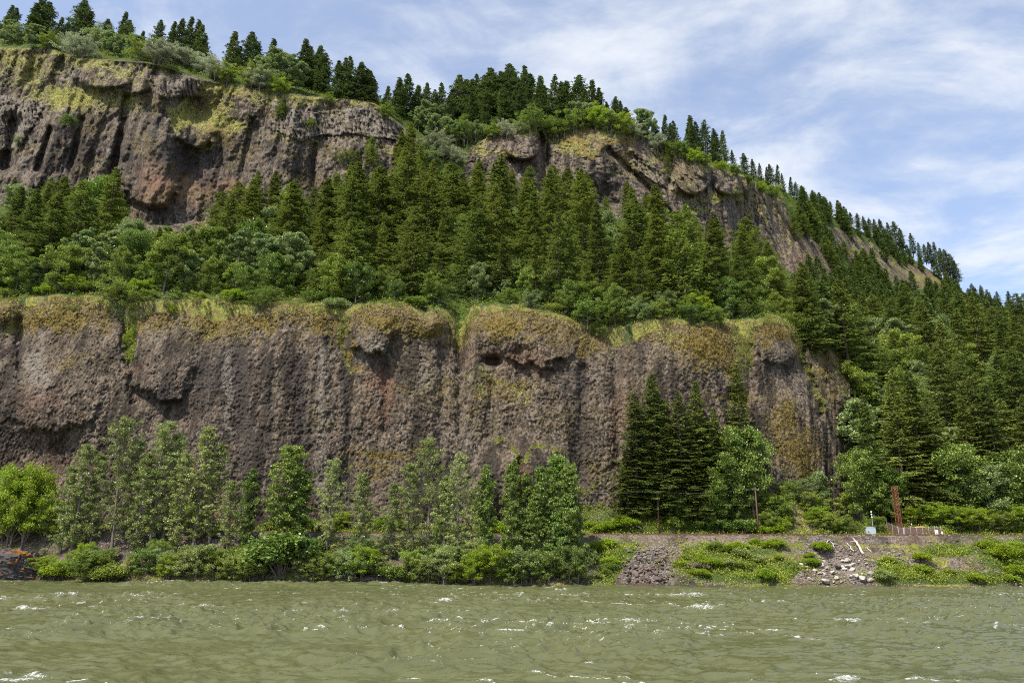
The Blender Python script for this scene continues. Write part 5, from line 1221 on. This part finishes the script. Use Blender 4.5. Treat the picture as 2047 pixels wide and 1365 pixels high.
on_bank(568, 1062, 143.5, [SHB['deep'][0]], 'at the waterline below the slender trees', 'big dark maple shrub', 'shrub', 'riverside shrubs', 1.05, False)
on_bank(596, 1068, 144, [SHB['deep'][0]], 'at the waterline right of the biggest dark shrub', 'dark maple shrub', 'shrub', 'riverside shrubs', .9, False)
px = 95
L = []
while px < 1176:
    if not (535 < px < 610):
        kd = str(RNG.choice(['alder', 'mid', 'lime', 'deep', 'pale'], p=[.38, .22, .12, .18, .1])) if px > 180 else 'lime'
        if px > 1060: kd = 'deep'
        L.append((px, 1166 - RNG.uniform(34, 82), 0, kd, RNG.uniform(.95, 1.25)))
    px += RNG.uniform(17, 27)
for p in L: on_bank(p[0], p[1], float(WL(at(p[0], 1160, 143)[0])) + RNG.uniform(-.5, 1.2), p[3], 'at the waterline', kinds[p[3]] + ' shrub', 'shrub', 'riverside shrubs', p[4])
px = 110; L = []
while px < 1165:
    kd = str(RNG.choice(['alder', 'mid', 'pale', 'deep'], p=[.45, .25, .15, .15])); 
    if px < 190: kd = 'lime'
    if not (730 < px < 830 and RNG.random() < .6): L.append((px, 1138 - RNG.uniform(18, 70), kd, RNG.uniform(.85, 1.15)))
    px += RNG.uniform(24, 42)
for p in L: on_bank(p[0], p[1], float(WL(at(p[0], 1160, 143)[0])) + RNG.uniform(3.0, 6.5), p[2], 'halfway up the bank among the trees', kinds[p[2]] + ' bush', 'shrub', 'riverside bushes', p[3])
flush()

# ------------------------------------------------------------------ sky, sun, camera
SUN_EL, SUN_AZ = math.radians(56), math.radians(-38)          # azimuth: behind the camera and to its left
sdir = np.array([math.sin(SUN_AZ) * math.cos(SUN_EL), -math.cos(SUN_AZ) * math.cos(SUN_EL), math.sin(SUN_EL)])
w = bpy.data.worlds.new('World'); bpy.context.scene.world = w; w.use_nodes = True; nt = w.node_tree; nt.nodes.clear()
def nn(ty, **k):
    n = nt.nodes.new(ty)
    for a, b_ in k.items(): setattr(n, a, b_)
    return n
sky = nn('ShaderNodeTexSky', sky_type='NISHITA', sun_disc=False); sky.sun_elevation = SUN_EL; sky.sun_rotation = math.atan2(sdir[0], sdir[1]); sky.air_density = 1.0; sky.dust_density = 1.5; sky.ozone_density = 1.4
def wm(op, a, b_=None, clamp=False):
    x = nn('ShaderNodeMath', operation=op, use_clamp=clamp)
    for i, v in enumerate((a, b_)):
        if v is None: continue
        if hasattr(v, 'is_output'): nt.links.new(v, x.inputs[i])
        else: x.inputs[i].default_value = v
    return x.outputs[0]
tc = nn('ShaderNodeTexCoord'); sx = nn('ShaderNodeSeparateXYZ'); nt.links.new(tc.outputs['Generated'], sx.inputs[0])
iz = wm('DIVIDE', 1.0, wm('ADD', wm('MAXIMUM', sx.outputs[2], 0.0), .12))
cx_ = wm('MULTIPLY', sx.outputs[0], iz); cy_ = wm('MULTIPLY', sx.outputs[1], iz)
def cloud(sxx, syy, rot, scale, detail, rough, dist=0, off=0):
    cb = nn('ShaderNodeCombineXYZ'); nt.links.new(cx_, cb.inputs[0]); nt.links.new(cy_, cb.inputs[1]); cb.inputs[2].default_value = off
    mp = nn('ShaderNodeMapping'); mp.inputs['Rotation'].default_value = (0, 0, rot); mp.inputs['Scale'].default_value = (sxx, syy, 1); nt.links.new(cb.outputs[0], mp.inputs[0])
    x = nn('ShaderNodeTexNoise'); x.inputs['Scale'].default_value = scale; x.inputs['Detail'].default_value = detail; x.inputs['Roughness'].default_value = rough; x.inputs['Distortion'].default_value = dist
    nt.links.new(mp.outputs[0], x.inputs['Vector']); return x.outputs['Fac']
def wr(v, a, b_, c=0., d=1.):
    x = nn('ShaderNodeMapRange', interpolation_type='SMOOTHSTEP'); nt.links.new(v, x.inputs[0])
    for i, q_ in enumerate((a, b_, c, d)): x.inputs[i + 1].default_value = q_
    return x.outputs[0]
c1 = cloud(1, 1.2, .5, 2.3, 8, .58, .5, 13.1); c2 = cloud(1, 1.8, .4, 8, 6, .65, .4, 1.7); c3 = cloud(1, 1, 0, .9, 2, .5, 0, 5.3)
mk = wm('ADD', wm('ADD', wm('MULTIPLY', c1, .62), wm('MULTIPLY', c2, .13)), wm('MULTIPLY', c3, .37))
mask = wr(mk,   .50, .72, .24, .92)
mixn = nn('ShaderNodeMix', data_type='RGBA'); nt.links.new(mask, mixn.inputs[0])
skm = nn('ShaderNodeMix', data_type='RGBA', blend_type='MULTIPLY'); skm.inputs[0].default_value = 1; nt.links.new(sky.outputs[0], skm.inputs[6]); skm.inputs[7].default_value = (  .92, .98, 1.08, 1)
nt.links.new(skm.outputs[2], mixn.inputs[6]); mixn.inputs[7].default_value = (4.2, 4.4, 4.65, 1)
bg = nn('ShaderNodeBackground'); bg.inputs[1].default_value = .15; nt.links.new(mixn.outputs[2], bg.inputs[0])
wo = nn('ShaderNodeOutputWorld'); nt.links.new(bg.outputs[0], wo.inputs[0])

sun = bpy.data.lights.new('sun', 'SUN'); sun.energy = 5.0; sun.angle = math.radians(.53); sun.color = (1, .93, .80)
so = bpy.data.objects.new('sun', sun); C.objects.link(so)
from mathutils import Vector, Matrix
so.rotation_euler = Vector([float(v) for v in sdir]).to_track_quat('Z', 'Y').to_euler(); so.location = (-100, -120, 260)
cam = bpy.data.cameras.new('camera'); cam.sensor_width = 36; cam.lens = F0 * 36 / 2047; cam.clip_end = 5000; cam.clip_start = .5
co = bpy.data.objects.new('camera', cam); C.objects.link(co)
co.matrix_world = Matrix(((Rv[0], Uv[0], -Fv[0], 0), (Rv[1], Uv[1], -Fv[1], 0), (Rv[2], Uv[2], -Fv[2], CAMZ), (0, 0, 0, 1)))
sc = bpy.context.scene; sc.camera = co
sc.view_settings.view_transform = 'Standard'; sc.view_settings.look = 'None'; sc.view_settings.exposure = .58; sc.view_settings.gamma = 1
sc.render.engine = 'CYCLES'; sc.cycles.max_bounces = 6; sc.cycles.diffuse_bounces = 3; sc.cycles.glossy_bounces = 3; sc.cycles.transmission_bounces = 4
sc.cycles.use_denoising = False; sc.cycles.sample_clamp_direct = 6; sc.cycles.sample_clamp_indirect = 4; sc.cycles.filter_width = 1.0; sc.render.filter_size = 1.0
